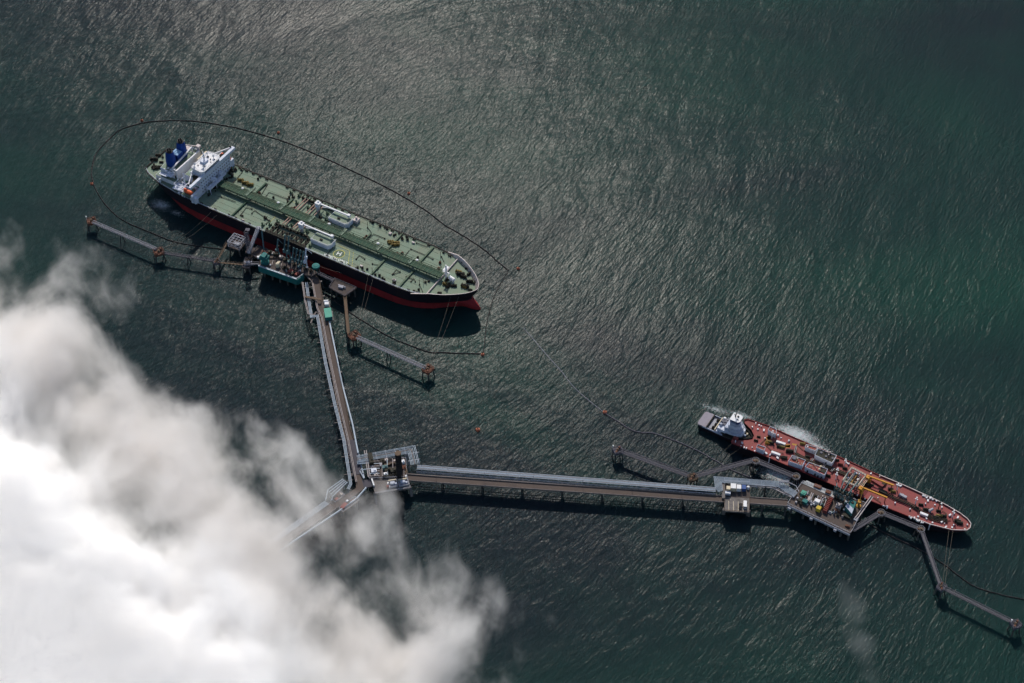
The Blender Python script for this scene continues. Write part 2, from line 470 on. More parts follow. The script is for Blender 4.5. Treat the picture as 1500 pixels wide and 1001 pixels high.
# ================================================================== TANKER
_a, _b = P(323, 268, 15), P(656.5, 406, 15)
_yaw = math.atan2(_b.y-_a.y, _b.x-_a.x)
TF = Frame((-257.0, 176.5), _yaw)
TF = Frame(TF.W((0, -6.5, 0)), _yaw)         # origin: stern centre, x forward, y to starboard side (far side)
T = lambda x, y, z=15.0: TF.L(x, y, z)
HB = 24.3
def interp(tab, x):
    if x <= tab[0][0]: return tab[0][1]
    for (a, va), (b, vb) in zip(tab, tab[1:]):
        if x <= b: return va + (vb-va)*(x-a)/(b-a)
    return tab[-1][1]
DECK_T = [(0,10.5),(1.5,13),(6,16),(20,20.8),(36,23.3),(52,24.3),(225,24.3),(236,23.6),(246,21.4),(254,18.2),(260,15),(266,10.8),(270,7.4),(272.8,4),(274,1.2),(274.4,0)]
WATER_T = [(8,0),(10,4),(16,9),(26,16),(40,21.5),(56,24),(70,24.3),(215,24.3),(228,23.6),(240,20.5),(249,15.8),(256,10),(262,5.4),(266,3.2),(272,2.6),(276,1.6),(277.6,0)]
MID_T = [(3,0),(5,6),(12,13),(24,19.5),(40,22.8),(56,24.2),(222,24.3),(234,23.4),(245,19.8),(254,14.6),(261,8.6),(266,4.6),(268.6,1.8),(269.4,0)]
def hull_ring(z):
    """outline points of the starboard half at height z: list of (x, halfbreadth)"""
    N = 72
    if z >= 7: a, b, t = MID_T, DECK_T, (z-7)/8.0
    else: a, b, t = WATER_T, MID_T, max(0.0, z)/7.0
    t = min(t, 1.0)
    if z < 7: t = t**1.5
    x0 = a[0][0]*(1-t)+b[0][0]*t; x1 = a[-1][0]*(1-t)+b[-1][0]*t
    r = []
    for i in range(N+1):
        s = i/N; s = .5-.5*math.cos(math.pi*s) if True else s
        # same fraction along both tables
        ha = interp(a, a[0][0]+(a[-1][0]-a[0][0])*s); hb = interp(b, b[0][0]+(b[-1][0]-b[0][0])*s)
        r.append((x0+(x1-x0)*s, ha*(1-t)+hb*t))
    return r
tanker = thing('tanker_ship', 'large green-decked oil tanker with black and red hull moored at the upper left jetty', 'ship', TF)
def hull_part(name, zs, mat):
    b = MB(); rings = []
    for z in zs:
        r = hull_ring(z); ids = []
        for (x, h) in r: ids.append((len(b.v), len(b.v)+1)); b.v += [(x, h, z), (x, -h, z)]
        rings.append(ids)
    for lo, up in zip(rings, rings[1:]):
        for i in range(len(lo)-1):
            b.face([lo[i+1][0], lo[i][0], up[i][0], up[i+1][0]])
            b.face([lo[i][1], lo[i+1][1], up[i+1][1], up[i][1]])
        b.face([lo[0][0], lo[0][1], up[0][1], up[0][0]])
    return b.build(name, mat, tanker, smooth=False)
hull_part('lower_hull', [-3, 0, 2.2, 4.4, 6.4], M['hull_red'])
hull_part('upper_hull', [6.4, 8.5, 11, 13, 15.0], M['hull_black'])
r15 = hull_ring(15.0)
deck_poly = [(x, -h) for x, h in r15] + [(x, h) for x, h in r15[::-1]]
dk = MB(); b0 = 0
for (x, h) in r15: dk.v += [(x, h-.05, 14.9), (x, -h+.05, 14.9)]
for i in range(len(r15)-1): dk.face([2*i, 2*i+1, 2*i+3, 2*i+2])
dk.build('main_deck', M['deck_green'], tanker)
def dhalf(x): return interp([(a, h) for a, h in r15], x)
# gunwale strip along both sides, dark
g = MB()
for s in (1, -1):
    pts = [(x, s*(h-.35), 15.15) for x, h in r15 if 3 < x < 244]
    for p, q in zip(pts, pts[1:]): g.bar(p, q, .7, .5)
g.bar((1, 12, 15.15), (1, -12, 15.15), .7, .5)
g.build('gunwale', M['hull_black'], tanker)
# side railing: posts and rails
for s in (1, -1):
    g = MB(); pts = [(x, s*(h-.9), 14.9) for x, h in r15 if 2 < x < 245]
    g.rail(pts, 1.2, .16, 3.0)
    g.build('side_railing', M['bluewhite'] if s < 0 else M['machinery'], tanker, kind='stuff')
# bow bulwark with frames inside
def bx(x): return dhalf(x)
bw = MB(); fr_ = MB()
X0 = 246.0
pts = [(x, h) for x, h in r15 if x >= X0]
pts = [(X0-9, dhalf(X0-9))] + [(X0-3, dhalf(X0-3))] + pts
line = [(x, h) for x, h in pts] + [(x, -h) for x, h in pts[::-1]]
def bh(x): return 15.1 + 3.4*min(1, max(0, (x-237)/11))
n = len(line); base = 0
for (x, y) in line:
    k = 1-0.5/max(4, math.hypot(x-240, y)); ox = 1.012
    bw.v += [(x, y, 14.8), ((x-240)*1.03+240, y*1.035, bh(x)), ((x-240)*1.03+240-.35*(x-240)/34, y*1.035*.975, bh(x)), ((x-240)*k+240, y*.97, 14.9)]
for i in range(n-1):
    a, c = 4*i, 4*(i+1)
    for j in range(3): bw.face([a+j, c+j, c+j+1, a+j+1])
o = bw.build('bow_bulwark', M['bulwark'], tanker)
# outside of the bulwark is hull black: a skin just proud of it
sk = MB()
for (x, y) in line: sk.v += [(x*1.0+.02, y*1.003, 14.75), ((x-240)*1.031+240.03, y*1.038, bh(x)-.25)]
for i in range(n-1): sk.face([2*i, 2*(i+1), 2*(i+1)+1, 2*i+1])
sk.build('bow_flare_plating', M['hull_black'], tanker)
for i in range(0, n-1):
    for t in (0.0, .33, .66):
        x = line[i][0]*(1-t)+line[i+1][0]*t; y = line[i][1]*(1-t)+line[i+1][1]*t
        if x < 247: continue
        d = math.hypot(line[i+1][0]-line[i][0], line[i+1][1]-line[i][1])
        if d < 1.2 and t > 0: continue
        ix, iy = (x-240)*.955+240, y*.94
        fr_.bar(((x-240)*.985+240, y*.985, 15), ((x-240)*1.02+240, y*1.02, bh(x)-.1), .22, .5)
        fr_.bar((ix, iy, 14.95), ((x-240)*1.01+240, y*1.01, bh(x)-.8), .22, .3)
fr_.build('bulwark_frames', M['bulwark'], tanker, kind='stuff')
# forecastle break
fb = MB(); fb.bar((246.8, -20.9, 15.5), (246.8, 20.9, 15.5), .5, 1.3); fb.build('breakwater', M['bulwark'], tanker)

# ---- catwalk and pipe rack down the middle
CY = .9
cw = MB(); cw.box(58, 248, CY-4.6, CY+.2, 18.3, 18.55)
pass
cw.build('catwalk', M['catwalk_green'], tanker)
for x in range(60, 248, 8):
    p = MB().box(x-.2, x+.2, CY-3.2, CY+3.0, 17.35, 17.75)
    for y in (CY-3, CY, CY+2.8): p.box(x-.18, x+.18, y-.18, y+.18, 14.9, 17.4)
    p.build('rack_frame', M['catwalk_green'], tanker)
cb = MB()
for x in range(60, 248, 3): cb.box(x-.15, x+.15, CY-4.6, CY+.2, 18.55, 18.68)
cb.build('grating_battens', M['pipe_green'], tanker, kind='stuff')
rl = MB(); rl.rail([(58, CY-4.6, 18.5), (248, CY-4.6, 18.5)], 1.1, .09, 4); rl.rail([(58, CY+.2, 18.5), (248, CY+.2, 18.5)], 1.1, .09, 4)
rl.build('catwalk_railing', M['pipe_green'], tanker, kind='stuff')
for i, (y, r, x1) in enumerate(((CY+.8, .28, 246), (CY+1.5, .33, 244), (CY+2.3, .33, 150), (CY-5.6, .3, 244), (CY-6.3, .3, 200), (CY+3.0, .22, 246))):
    MB().tube([(60, y, 17.9 if y < CY+3.2 and y > CY-4.6 else 16.2), (x1, y, 17.9 if y < CY+3.2 and y > CY-4.6 else 16.2)], r, 6).build('deck_pipe', M['pipe_green'], tanker)
for x in (84.5, 114, 139, 166, 196, 222):
    MB().box(x-.9, x+.9, CY-3.6, CY+3.4, 18.7, 19.0).rail([(x-.9, CY-3.6, 19), (x-.9, CY+3.4, 19)], 1, .12, 2).build('rack_stair', M['deck_green'], tanker)
# ---- transverse deck girders
for (u, y0, y1) in ((86.5, -23, -4), (86.5, 4.4, 18.5), (113, 4.4, 14), (204, -23.5, -4), (200, 4.4, 23), (227, -23, -4), (226, 4.4, 22.5), (181, 4.4, 12)):
    b = MB(); b.box(u-.55, u+.55, y0, y1, 14.9, 16.0); b.build('deck_girder', M['catwalk_green'] if u < 100 else M['pipe_green'], tanker)
# ---- thin pipe loops on the deck, plus post shadows laid as dark bars
def loop(pts, w=.28, mat='machinery', z=15.35):
    b = MB()
    q = [T(x, y, z) for x, y in pts]
    for a, c in zip(q, q[1:]): b.bar(a, c, w, w)
    for a in q[::2]: b.box(a.x-.35, a.x+.35, a.y-.35, a.y+.35, 14.9, z+.35)
    b.build('pipe_and_shadow_bar', M[mat], tanker)
c2 = lambda x, y: (320+x/7.15, 230+y/7.15)
c3 = lambda x, y: (400+x/7.15, 290+y/7.15)
c4 = lambda x, y: (560+x/7.15, 330+y/7.15)
c1 = lambda x, y: (200+x/7.15, 190+y/7.15)
for cc, pts in (
    (c2, [(420,440),(520,280),(500,300)]), (c2, [(480,430),(530,370),(720,440)]), (c2, [(440,400),(600,460)]),
    (c2, [(130,300),(240,170),(290,90)]), (c2, [(230,610),(290,530),(350,545)]), (c2, [(350,590),(380,560),(540,670),(470,640)]),
    (c2, [(560,740),(600,700),(720,720)]), (c2, [(500,700),(540,655)]), (c2, [(30,420),(180,470)]), (c2, [(330,390),(390,320)]),
    (c3, [(970,460),(1050,380),(1170,425)]), (c3, [(1040,460),(1110,430)]), (c3, [(800,290),(920,325)]), (c3, [(990,310),(1030,360)]),
    (c3, [(870,640),(905,600),(960,640)]), (c3, [(1040,690),(1110,705),(1100,740)]), (c3, [(1370,620),(1430,545)]), (c3, [(1250,800),(1290,750),(1330,775)]),
    (c3, [(620,520),(560,600)]), (c4, [(300,250),(420,300),(530,355)]), (c4, [(360,185),(470,225)]), (c4, [(120,510),(190,490)]),
    (c4, [(250,540),(340,570),(345,590)]), (c4, [(560,480),(620,430)]), (c4, [(620,330),(650,390)]), (c4, [(390,620),(425,700)]), (c4, [(300,590),(330,560)])):  # the two bars beside vent posts are their cast shadows, drawn dark
    loop([cc(*p) for p in pts])
# ---- longitudinal seams of the deck plating, just proud
sm = MB()
for y in (-19, -14.5, -10, 8.5, 13.5, 19):
    for (xa, xb) in ((62, 112), (154, 198), (202, 238)):
        sm.box(xa, xb - (6 if abs(y) > 18 else 0), y-.07, y+.07, 14.9, 14.97)
sm.build('deck_seams', M['pipe_green'], tanker, kind='stuff')
# ---- small deck fittings: vents, valves, hatches, bitts, each one a part
def vent(px, py, h=1.6, r=.5, mat='white', name='vent_head'):
    p = T(px, py, 15); b = MB()
    b.cyl((p.x, p.y, 14.9), r*.5, h, 6); b.lathe((p.x, p.y, 14.9+h*.8), [(r*.6,0),(r*1.2,.3),(r*1.2,.8),(r*.5,1.2)], 8)
    b.build(name, M[mat], tanker)
for p in (c1(1115,650), c2(630,512), c2(1163,735), c3(1102,510), c4(365,400)): vent(*p, h=3.0, r=.9)
for p in (c2(260,362),): vent(*p, h=2.6, r=.8)
def bitts(px, py, mat='machinery'):
    p = T(px, py, 15); b = MB(); b.box(p.x-1.3, p.x+1.3, p.y-.5, p.y+.5, 14.9, 15.15)
    for s in (-.8, .8): b.lathe((p.x+s, p.y, 15.1), [(.32,0),(.32,.8),(.42,.85),(.42,1.0)], 8)
    b.build('mooring_bitts', M[mat], tanker)
rnd = random.Random(3)
far = [(1,t) for t in range(62, 244, 5)]
for u in range(60, 242, 6):
    if rnd.random() < .8:
        y = dhalf(u)-1.9; bitts_p = TF.W((u, y, 15)); 
        b = MB(); b.box(u-1.1, u+1.1, y-.45, y+.45, 14.9, 15.2)
        for s in (-.7, .7): b.lathe((u+s, y, 15.1), [(.35,0),(.35,.9),(.5,1.0),(.5,1.2)], 8)
        b.build('mooring_bitts', M['machinery'], tanker)
    if rnd.random() < .6:
        y = -dhalf(u)+2.0
        b = MB(); b.box(u-1.0, u+1.0, y-.4, y+.4, 14.9, 15.2)
        for s in (-.6, .6): b.lathe((u+s, y, 15.1), [(.3,0),(.3,.8),(.42,.9),(.42,1.05)], 8)
        b.build('mooring_bitts', M['machinery'], tanker)
def winch(px, py, sc=1.0, mat='machinery', yaw=0.0, label=None):
    p = T(px, py, 15); b = MB()
    cc, ss = math.cos(yaw), math.sin(yaw)
    def q(x, y, z): return (p.x+(x*cc-y*ss)*sc, p.y+(x*ss+y*cc)*sc, 14.9+z*sc)
    b.cbox(q(0,0,0), 4.6*sc, 2.6*sc, .4*sc, yaw)
    b.tube([q(-1.8,0,1.3), q(-.3,0,1.3)], .8*sc, 10); b.tube([q(.2,0,1.3), q(1.5,0,1.3)], 1.0*sc, 10)
    for x in (-2.0, -.05, 1.7): b.tube([q(x-.08,0,1.3), q(x+.08,0,1.3)], 1.35*sc, 10)
    b.cbox(q(2.2,.3,.3), .8*sc, 1.4*sc, 1.5*sc, yaw); b.cbox(q(-2.4,-.2,.3), .5*sc, .9*sc, 1.2*sc, yaw)
    return b.build('mooring_winch', M[mat], tanker, label=label)
for (x, y, s, yw) in ((820,520,1.5,.3),(912,515,1.0,1.2),(850,545,1.2,.2),(915,595,1.3,.4),(865,645,1.5,.2),(970,605,.9,1.4),(690,640,1.2,1.6),(750,640,1.1,.5),(885,460,.7,0),(848,400,.8,0),(600,712,.8,.3),(920,680,.8,.2),(680,575,1.0,1.5)):
    winch(*c4(x, y), s*.72, 'machinery', yw)
for (cc, x, y, s) in ((c1,235,400,.9),(c1,190,400,.9),(c1,205,410,.8),(c1,185,320,1.1),(c1,230,275,.8),(c1,260,345,.6)): winch(*cc(x, y), s, 'machinery', .5)
for (cc, x, y, s) in ((c4,120,190,1.1),(c4,150,210,1.0),(c4,90,195,.9),(c3,1230,465,1.1),(c3,1290,480,1.2),(c3,1265,500,1.0),(c1,1090,535,1.1),(c1,1140,565,1.2),(c1,1190,585,1.2)):
    winch(*cc(x, y), s*.8, 'yellow_mach', .4)
for (cc, x, y, s) in ((c4,800,495,.9),(c4,860,650,.8),(c4,665,625,.9),(c2,110,115,.9),(c2,70,140,.8)): winch(*cc(x, y), s, 'yellow_mach', .1)
for (cc, x, y) in ((c3,980,410),(c3,960,430),(c3,1280,600),(c3,1350,590),(c3,1300,590),(c4,130,310),(c4,210,300),(c4,180,320),(c4,605,400),(c4,590,460),(c3,890,435),(c2,340,395),(c2,430,385),(c2,800,540),(c2,770,545)):
    p = T(*cc(x, y), 15); b = MB(); b.box(p.x-.8, p.x+.8, p.y-.6, p.y+.6, 14.9, 16.2); b.lathe((p.x, p.y, 16.2), [(.6,0),(.6,.5),(.2,.8)], 8)
    b.build('valve_station', M['rust'], tanker)
for (cc, x, y) in ((c3,1120,300),(c3,1045,265),(c3,1195,330),(c3,1280,385),(c3,1350,430),(c3,1405,420),(c4,210,150),(c4,265,155),(c4,120,110),(c4,640,290),(c4,370,340),(c2,575,430),(c2,740,430),(c2,130,220),(c2,415,235),(c2,200,570),
                   (c3,935,740),(c3,985,750),(c3,1115,820),(c3,1145,850),(c3,1070,810),(c3,885,740),(c4,450,600),(c4,485,590),(c4,380,680),(c4,330,690),(c3,1260,890),(c4,130,605),(c4,20,575),(c2,240,140),(c2,250,620),(c2,620,745),(c2,510,755)):
    p = T(*cc(x, y), 15); b = MB(); h = rnd.uniform(.7, 1.7); b.box(p.x-.55, p.x+.55, p.y-.55, p.y+.55, 14.9, 14.9+h)
    b.cyl((p.x+.9, p.y, 14.9), .18, h+1.0, 6); b.cyl((p.x, p.y, 14.9+h), .45, .3, 8)
    b.build('tank_hatch', M['machinery'], tanker)
for (cc, x, y) in ((c3,925,720),(c3,1265,865),(c4,130,580),(c4,325,188),(c4,80,95),(c3,1230,375),(c2,258,668)):
    p = T(*cc(x, y), 15); MB().box(p.x-1.0, p.x+1.0, p.y-.5, p.y+.5, 14.9, 16.0).build('foam_monitor', M['bulwark'], tanker)
for (x, y) in ((925,305),(1090,715)): pass
# tall thin posts whose shadows streak the deck
for (cc, x, y) in ((c3,1045,265),(c3,1100,295),(c3,1350,400),(c4,205,110),(c4,250,130),(c4,610,330),(c4,390,620),(c4,430,595),(c3,990,300),(c3,1040,780),(c3,1100,800),(c4,40,40)):
    p = T(*cc(x, y), 15); MB().cyl((p.x, p.y, 14.9), .17, 4.5, 6).build('vent_post', M['machinery'], tanker)

# ---- helicopter winching mark
def flat(b, pts, z=14.935):
    i = len(b.v); b.v += [(p[0], p[1], z) for p in pts]; b.face([i+k for k in range(len(pts))])
def ring(c, r0, r1, mat, name, a0=0, a1=360, z=14.935):
    b = MB(); n = 40
    for i in range(n+1):
        t = R(a0+(a1-a0)*i/n); b.v += [(c.x+r0*math.cos(t), c.y+r0*math.sin(t), z), (c.x+r1*math.cos(t), c.y+r1*math.sin(t), z)]
    for i in range(n): b.face([2*i, 2*i+1, 2*i+3, 2*i+2])
    return b.build(name, mat, tanker)
H = T(496.6, 372, 15)
ring(H, 3.7, 4.15, M['yellow'], 'winching_circle')
disc = MB(); disc.v = [(H.x+3.7*math.cos(2*math.pi*i/32), H.y+3.7*math.sin(2*math.pi*i/32), 14.93) for i in range(32)]; disc.face(list(range(32)))
disc.build('winching_spot', M['pipe_green'], tanker)
ring(H, 12.2, 12.5, M['yellow'], 'clear_zone_line', 55, 175)
def text_obj(s, loc, size, mat, rz, name):
    cu = bpy.data.curves.new(name, 'FONT'); cu.body = s; cu.size = size; cu.align_x = 'CENTER'; cu.align_y = 'CENTER'; cu.resolution_u = 2
    cu.offset = .06
    t = bpy.data.objects.new('tmp_text', cu); me = bpy.data.meshes.new_from_object(t); bpy.data.objects.remove(t)
    me.materials.clear(); me.materials.append(mat)
    o = bpy.data.objects.new(name, me); COL.objects.link(o); o.parent = tanker; o.location = loc; o.rotation_euler = (0, 0, rz); return o
text_obj('H', (H.x, H.y, 14.95), 5.2, M['mark_white'], R(8), 'letter_h')
w_ = T(492, 379, 15)
text_obj('WINCH ONLY', (w_.x, w_.y, 14.95), 3.0, M['mark_white'], R(2), 'winch_lettering')
for pts, w in (([c3(803,555), c3(785,710)], .2), ([c3(800,550), c3(690,500)], .15), ([c3(570,550), c3(650,505), c3(620,480)], .15)):
    b = MB(); q = [T(*p, 15) for p in pts]
    for a, c in zip(q, q[1:]):
        d = (c-a).normalized(); nn = Vector((-d.y, d.x, 0))*w; flat(b, [a-nn, c-nn, c+nn, a+nn], 14.94)
    b.build('yellow_deck_line', M['yellow'], tanker)
a, c = T(*c3(843,570), 15), T(*c3(825,730), 15)
for i in range(6):
    p, q = a.lerp(c, i/6), a.lerp(c, (i+.6)/6); d = (q-p).normalized(); nn = Vector((-d.y, d.x, 0))*.2
    b = MB(); flat(b, [p-nn, q-nn, q+nn, p+nn], 14.94); b.build('yellow_dash', M['yellow'], tanker)
for pts in ([c2(715,530), c2(775,460), c2(800,480)], [c2(880,510), c2(930,450), c2(960,465)], [c2(535,690), c2(600,620)]):
    b = MB(); q = [T(*p, 15) for p in pts]
    for a, c in zip(q, q[1:]):
        d = (c-a).normalized(); nn = Vector((-d.y, d.x, 0))*.15; flat(b, [a-nn, c-nn, c+nn, a+nn], 14.945)
    b.build('yellow_deck_line', M['yellow'], tanker)

# ---- manifold pipes, crane houses and hose cranes amidships
for (u, y0, y1) in ((122, 4.6, 17.5), (124.2, 4.6, 17.5), (131, 4.6, 17.5), (133.2, 4.6, 17.5), (137.5, 4.6, 17.0), (123.5, -12.5, -4.6), (125.5, -12.5, -4.6), (132, -12.5, -4.6), (134, -12.5, -4.6), (138.5, -12.5, -4.6)):
    MB().tube([(u, y0, 17.2), (u, y1, 17.2)], .42, 8).build('manifold_pipe', M['tan_pipe'], tanker)
for y in (18.2, -13.6):
    b = MB(); b.box(118, 146, y-.4, y+.4, 15.2, 17.0)
    for u in range(119, 146, 3): b.tube([(u, y, 17.2), (u, y+(2.2 if y > 0 else -2.2), 17.2)], .45, 8)
    b.build('manifold_header', M['machinery'], tanker)
b = MB(); 
for u in range(118, 150, 4): b.box(u, u+2.6, -21.5, -16, 15.0, 15.5); b.cyl((u+1, -18, 15), .5, 2.2, 8); b.cyl((u+2.4, -20, 15), .35, 1.6, 8)
b.build('drip_tray', M['machinery'], tanker)
for i, (u, y, hh) in enumerate(((112, 16, 2), (115, 19, 1.4), (118, 12, 2.2), (112, 10, 1.2), (108, 19, 1.5), (128, 12, 1.5), (129.5, 14.5, 2.2), (143, 14, 1.4), (146, 8, 1.8), (141, 8, 2.0), (115, -16, 1.6), (111, -19, 1.8), (108, -12, 1.2), (129, -9, 1.6), (142, -9, 1.6), (147, -15, 1.4), (152, -20, 1.3), (118, -11, 1.9), (150, 6, 1.5))):
    b = MB(); b.box(u-1.1, u+1.1, y-.7, y+.7, 14.9, 15.6); b.lathe((u-.4, y, 15.6), [(.5,0),(.5,hh*.6),(.8,hh*.7),(.8,hh),(.2,hh+.3)], 8); b.tube([(u+.6, y-1.6, 15.8), (u+.6, y+1.6, 15.8)], .28, 6)
    b.build('valve_cluster', M['pipe_green' if i % 3 else 'machinery'], tanker)
def crane_house(u0, u1, y0, y1, z1, lab):
    b = MB(); b.prism([(u0,y0),(u1-2,y0),(u1,y0+2),(u1,y1-1),(u1-1,y1),(u0,y1)], 14.9, z1); b.build('deckhouse', M['bluewhite'], tanker)
    b = MB(); b.prism([(u0+.25,y0+.25),(u1-2.1,y0+.25),(u1-.25,y0+2.1),(u1-.25,y1-1.1),(u1-1.1,y1-.25),(u0+.25,y1-.25)], z1, z1+.12); b.build('deckhouse_roof', M['deck_green'], tanker)
    m = (y0+y1)/2
    MB().box(u0+6, u0+8, m-1.6, m-.6, z1+.1, z1+1.0).build('roof_hatch', M['machinery'], tanker)
    MB().rail([(u0,y0,z1),(u1-2,y0,z1),(u1,y0+2,z1),(u1,y1,z1)], 1.1, .14, 2).build('roof_railing', M['white'], tanker, kind='stuff')
crane_house(148, 164, 8.0, 16.0, 18.3, '')
crane_house(150, 166, -16.3, -8.3, 18.3, '')
def hose_crane(u0, u1, y, z, hy):
    b = MB(); b.lathe((u0+1, y-1.0, 14.9), [(1.5,0),(1.5,z-16.6),(1.9,z-16.4),(1.9,z-15.4)], 14); b.build('crane_pedestal', M['white'], tanker)
    b = MB(); b.box(u0-1, u0+2.8, y-2.0, y+1.2, z-.6, z+1.6); b.cyl((u0+.6, y+.4, z+1.6), .7, .8, 8); b.build('crane_cab', M['white'], tanker)
    b = MB()
    b.box(u0+2, u1, y-.5, y+.5, z+.2, z+1.1); b.box(u1-1.6, u1+.4, y-1.0, y+1.0, z-.4, z+1.6); b.tube([(u0+4, y+.2, z-1.8), (u0+11, y+.2, z+.1)], .3, 8)
    b.build('crane_boom', M['white'], tanker)
    b = MB(); b.bar((u1-.8, y, z-.4), (u1-.8, y, z-2.2), .25); b.box(u1-1.2, u1-.4, y-.3, y+.3, z-3, z-2.2); b.build('crane_hook', M['orange'], tanker)
hose_crane(134, 161.5, 15.0, 20.0, 0)
hose_crane(136.5, 163.5, -8.6, 20.0, 0)
b = MB(); b.box(163.5, 167, 15.5, 19.5, 14.9, 17.5); b.cyl((165, 18, 17.5), .8, 1.6, 8); b.build('foam_tank', M['bulwark'], tanker)
b = MB(); b.prism([(116,-24),(150,-24),(150,-22),(116,-22)], 15.0, 16.2); b.rail([(116,-22.5,16),(150,-22.5,16)], 1, .15, 2); b.build('manifold_platform', M['machinery'], tanker)

# ---- foremast
b = MB(); p = T(*c4(722, 600), 15)
FX, FY = 249.6, 1.2
b.cyl((FX, FY, 14.9), .9, 12, 10, .5); b.box(FX-2.6, FX+2.6, FY-.5, FY+.5, 20, 20.6); b.box(FX-1.2, FX+1.2, FY-2.4, FY+2.4, 23.5, 24.0)
b.bar((FX-2.6, FY, 15), (FX, FY, 22), .3); b.bar((FX+2.4, FY+1, 15), (FX, FY, 22), .3)
b.build('foremast', M['white'], tanker)
b = MB(); b.tube([(FX+3.0, FY-.6, 17.8), (FX+7.4, FY-1.6, 17.8)], 1.35, 14); b.box(FX+3.6, FX+4.2, FY-1.9, FY+.4, 14.9, 17); b.box(FX+6.2, FX+6.8, FY-2.6, FY-.6, 14.9, 17)
b.build('foam_tank', M['white'], tanker)

# ================= superstructure
def deckbox(name, x0, x1, y0, y1, z0, z1, mat='white', roof='deck_green'):
    o = MB().box(x0, x1, y0, y1, z0, z1).build(name, M[mat], tanker)
    if roof: MB().box(x0+.25, x1-.25, y0+.25, y1-.25, z1, z1+.12).build('roof_deck', M[roof], tanker)
    return o
def windows_row(x, ys, z, w=.9, h=.9, side='x+', name='window'):
    for y in ys:
        if side == 'x+': piece(name, (x+.02, y, z), (.12, w, h), M['glass'], tanker)
        elif side == 'y-': piece(name, (y, x-.02, z), (w, .12, h), M['glass'], tanker)
# engine casing (aft) and the tall white screen on its front
deckbox('aft_house', 14.5, 33.5, -16.5, 15.5, 14.9, 18.3, 'white', 'deck_green')
deckbox('engine_casing', 17.0, 29.4, -13.2, 12.5, 18.4, 23.6, 'bluewhite', 'deck_green')
MB().box(31.6, 32.6, -13.6, 13.2, 18.4, 27.0).build('casing_front_wall', M['white'], tanker)
MB().box(29.5, 31.6, -13.0, 12.6, 18.4, 20.5).build('casing_trench', M['machinery'], tanker)
b = MB(); b.bar((28.2, -12.6, 27.2), (26.0, 12.6, 27.8), .9, .7); b.bar((28.2, -12.6, 23.6), (28.2, -12.6, 27.4), .6); b.bar((26.0, 12.6, 23.6), (26.0, 12.6, 28), .6)
b.bar((28.2,-12.6,27), (32, -13.4, 26.8), .5); b.bar((26,12.6,27.6), (32, 13, 26.8), .5)
b.build('gantry_beam', M['white'], tanker)
b = MB(); b.box(25, 30, -17.5, -13.3, 22.6, 23.0); b.box(18, 25, -16.9, -14, 20.4, 20.8)
for (x, y, z, s) in ((27, -15, 23, 1.8), (29.2, -13.4, 24.2, 1.2), (24, -14.5, 23.6, 1.3), (21.5, -14, 24, 1.0), (26, -12, 23.6, 1.5), (23, -11.6, 23.6, 1.2), (28.5, -10.8, 24.8, 1.0)): b.box(x-s/2, x+s/2, y-s/2, y+s/2, z, z+s*.8)
b.build('casing_fittings', M['bluewhite'], tanker)
# provision crane on top of the casing, far corner
b = MB(); b.cyl((31, 14, 18), 1.0, 11, 10); b.box(29.5, 32.5, 12.8, 15.5, 28.2, 30.2); b.bar((31, 14, 29.5), (20, 13, 27), .5); b.build('provision_crane', M['bulwark'], tanker)
MB().box(19.0, 24, 11.5, 15.2, 18.4, 24.5).build('vent_house', M['bulwark'], tanker)
MB().box(36.0, 37.2, 5.5, 16.0, 14.9, 26.0).build('screen_wall', M['cream'], tanker)
# funnels
for y in (-6.4, 6.2):
    b = MB(); b.lathe((22.0, y, 23.7), [(3.9,0),(4.0,3),(3.7,7),(3.2,10.2),(2.7,11.6),(2.6,11.8)], 20, sy=.86)
    f = b.build('funnel', M['blue'], tanker, smooth=False)
    b = MB(); b.lathe((22.0, y, 35.4), [(2.7,0),(2.7,.35)], 16, sy=.86)
    for (dx, dy, r, h) in ((-1.2,0,.6,2.6),(.6,.9,.5,2.2),(.7,-.9,.5,1.8),(-.2,.9,.35,3.0),(1.5,0,.3,1.6)): b.cyl((22+dx, y+dy, 35.4), r, h, 8)
    b.build('exhaust_pipes', M['black'], f)
MB().box(19.4, 25.8, -3.0, 3.0, 23.7, 30.5).build('funnel_link', M['blue'], tanker)
MB().box(19.7, 25.5, -2.7, 2.7, 30.5, 30.65).box(20.4, 21.4, -2, 2, 30.6, 31.0).box(22.2, 23.2, -2, 2, 30.6, 31.0).build('link_roof', M['lightblue'], tanker)
# accommodation block: tiers stepping up to the wheelhouse
deckbox('accommodation_tier', 37.5, 53.0, -15.0, 15.0, 14.9, 20.6, 'bluewhite')
deckbox('accommodation_tier', 39.0, 53.0, -12.8, 12.8, 20.7, 26.2, 'bluewhite')
deckbox('accommodation_tier', 43.0, 53.0, -11.0, 11.0, 26.3, 28.8, 'bluewhite', None)
wh = MB(); wh.prism([(44.2,-9.6),(52.8,-10.4),(54.4,-8.5),(54.4,8.5),(52.8,10.4),(44.2,9.6)], 28.8, 32.4); wh.build('wheelhouse', M['white'], tanker)
wr = MB(); wr.prism([(43.6,-10.0),(53.0,-10.9),(54.9,-8.8),(54.9,8.8),(53.0,10.9),(43.6,10.0)], 32.4, 32.75); wr.build('wheelhouse_roof', M['white'], tanker)
MB().box(42.4, 45.6, -5.8, -.5, 28.8, 31.2).build('chart_room', M['white'], tanker)
MB().box(46, 50, -2.6, 2.2, 32.75, 34.2).build('roof_house', M['bluewhite'], tanker)
b = MB(); b.cyl((48, 0, 34.2), .55, 7.5, 10, .3); b.box(47.6, 48.4, -2.6, 2.6, 38.4, 38.8); b.bar((48, 0, 36), (50, 0, 39.4), .2); b.box(47.2, 48.8, -.3, .3, 40, 40.3); b.build('radar_mast', M['white'], tanker)
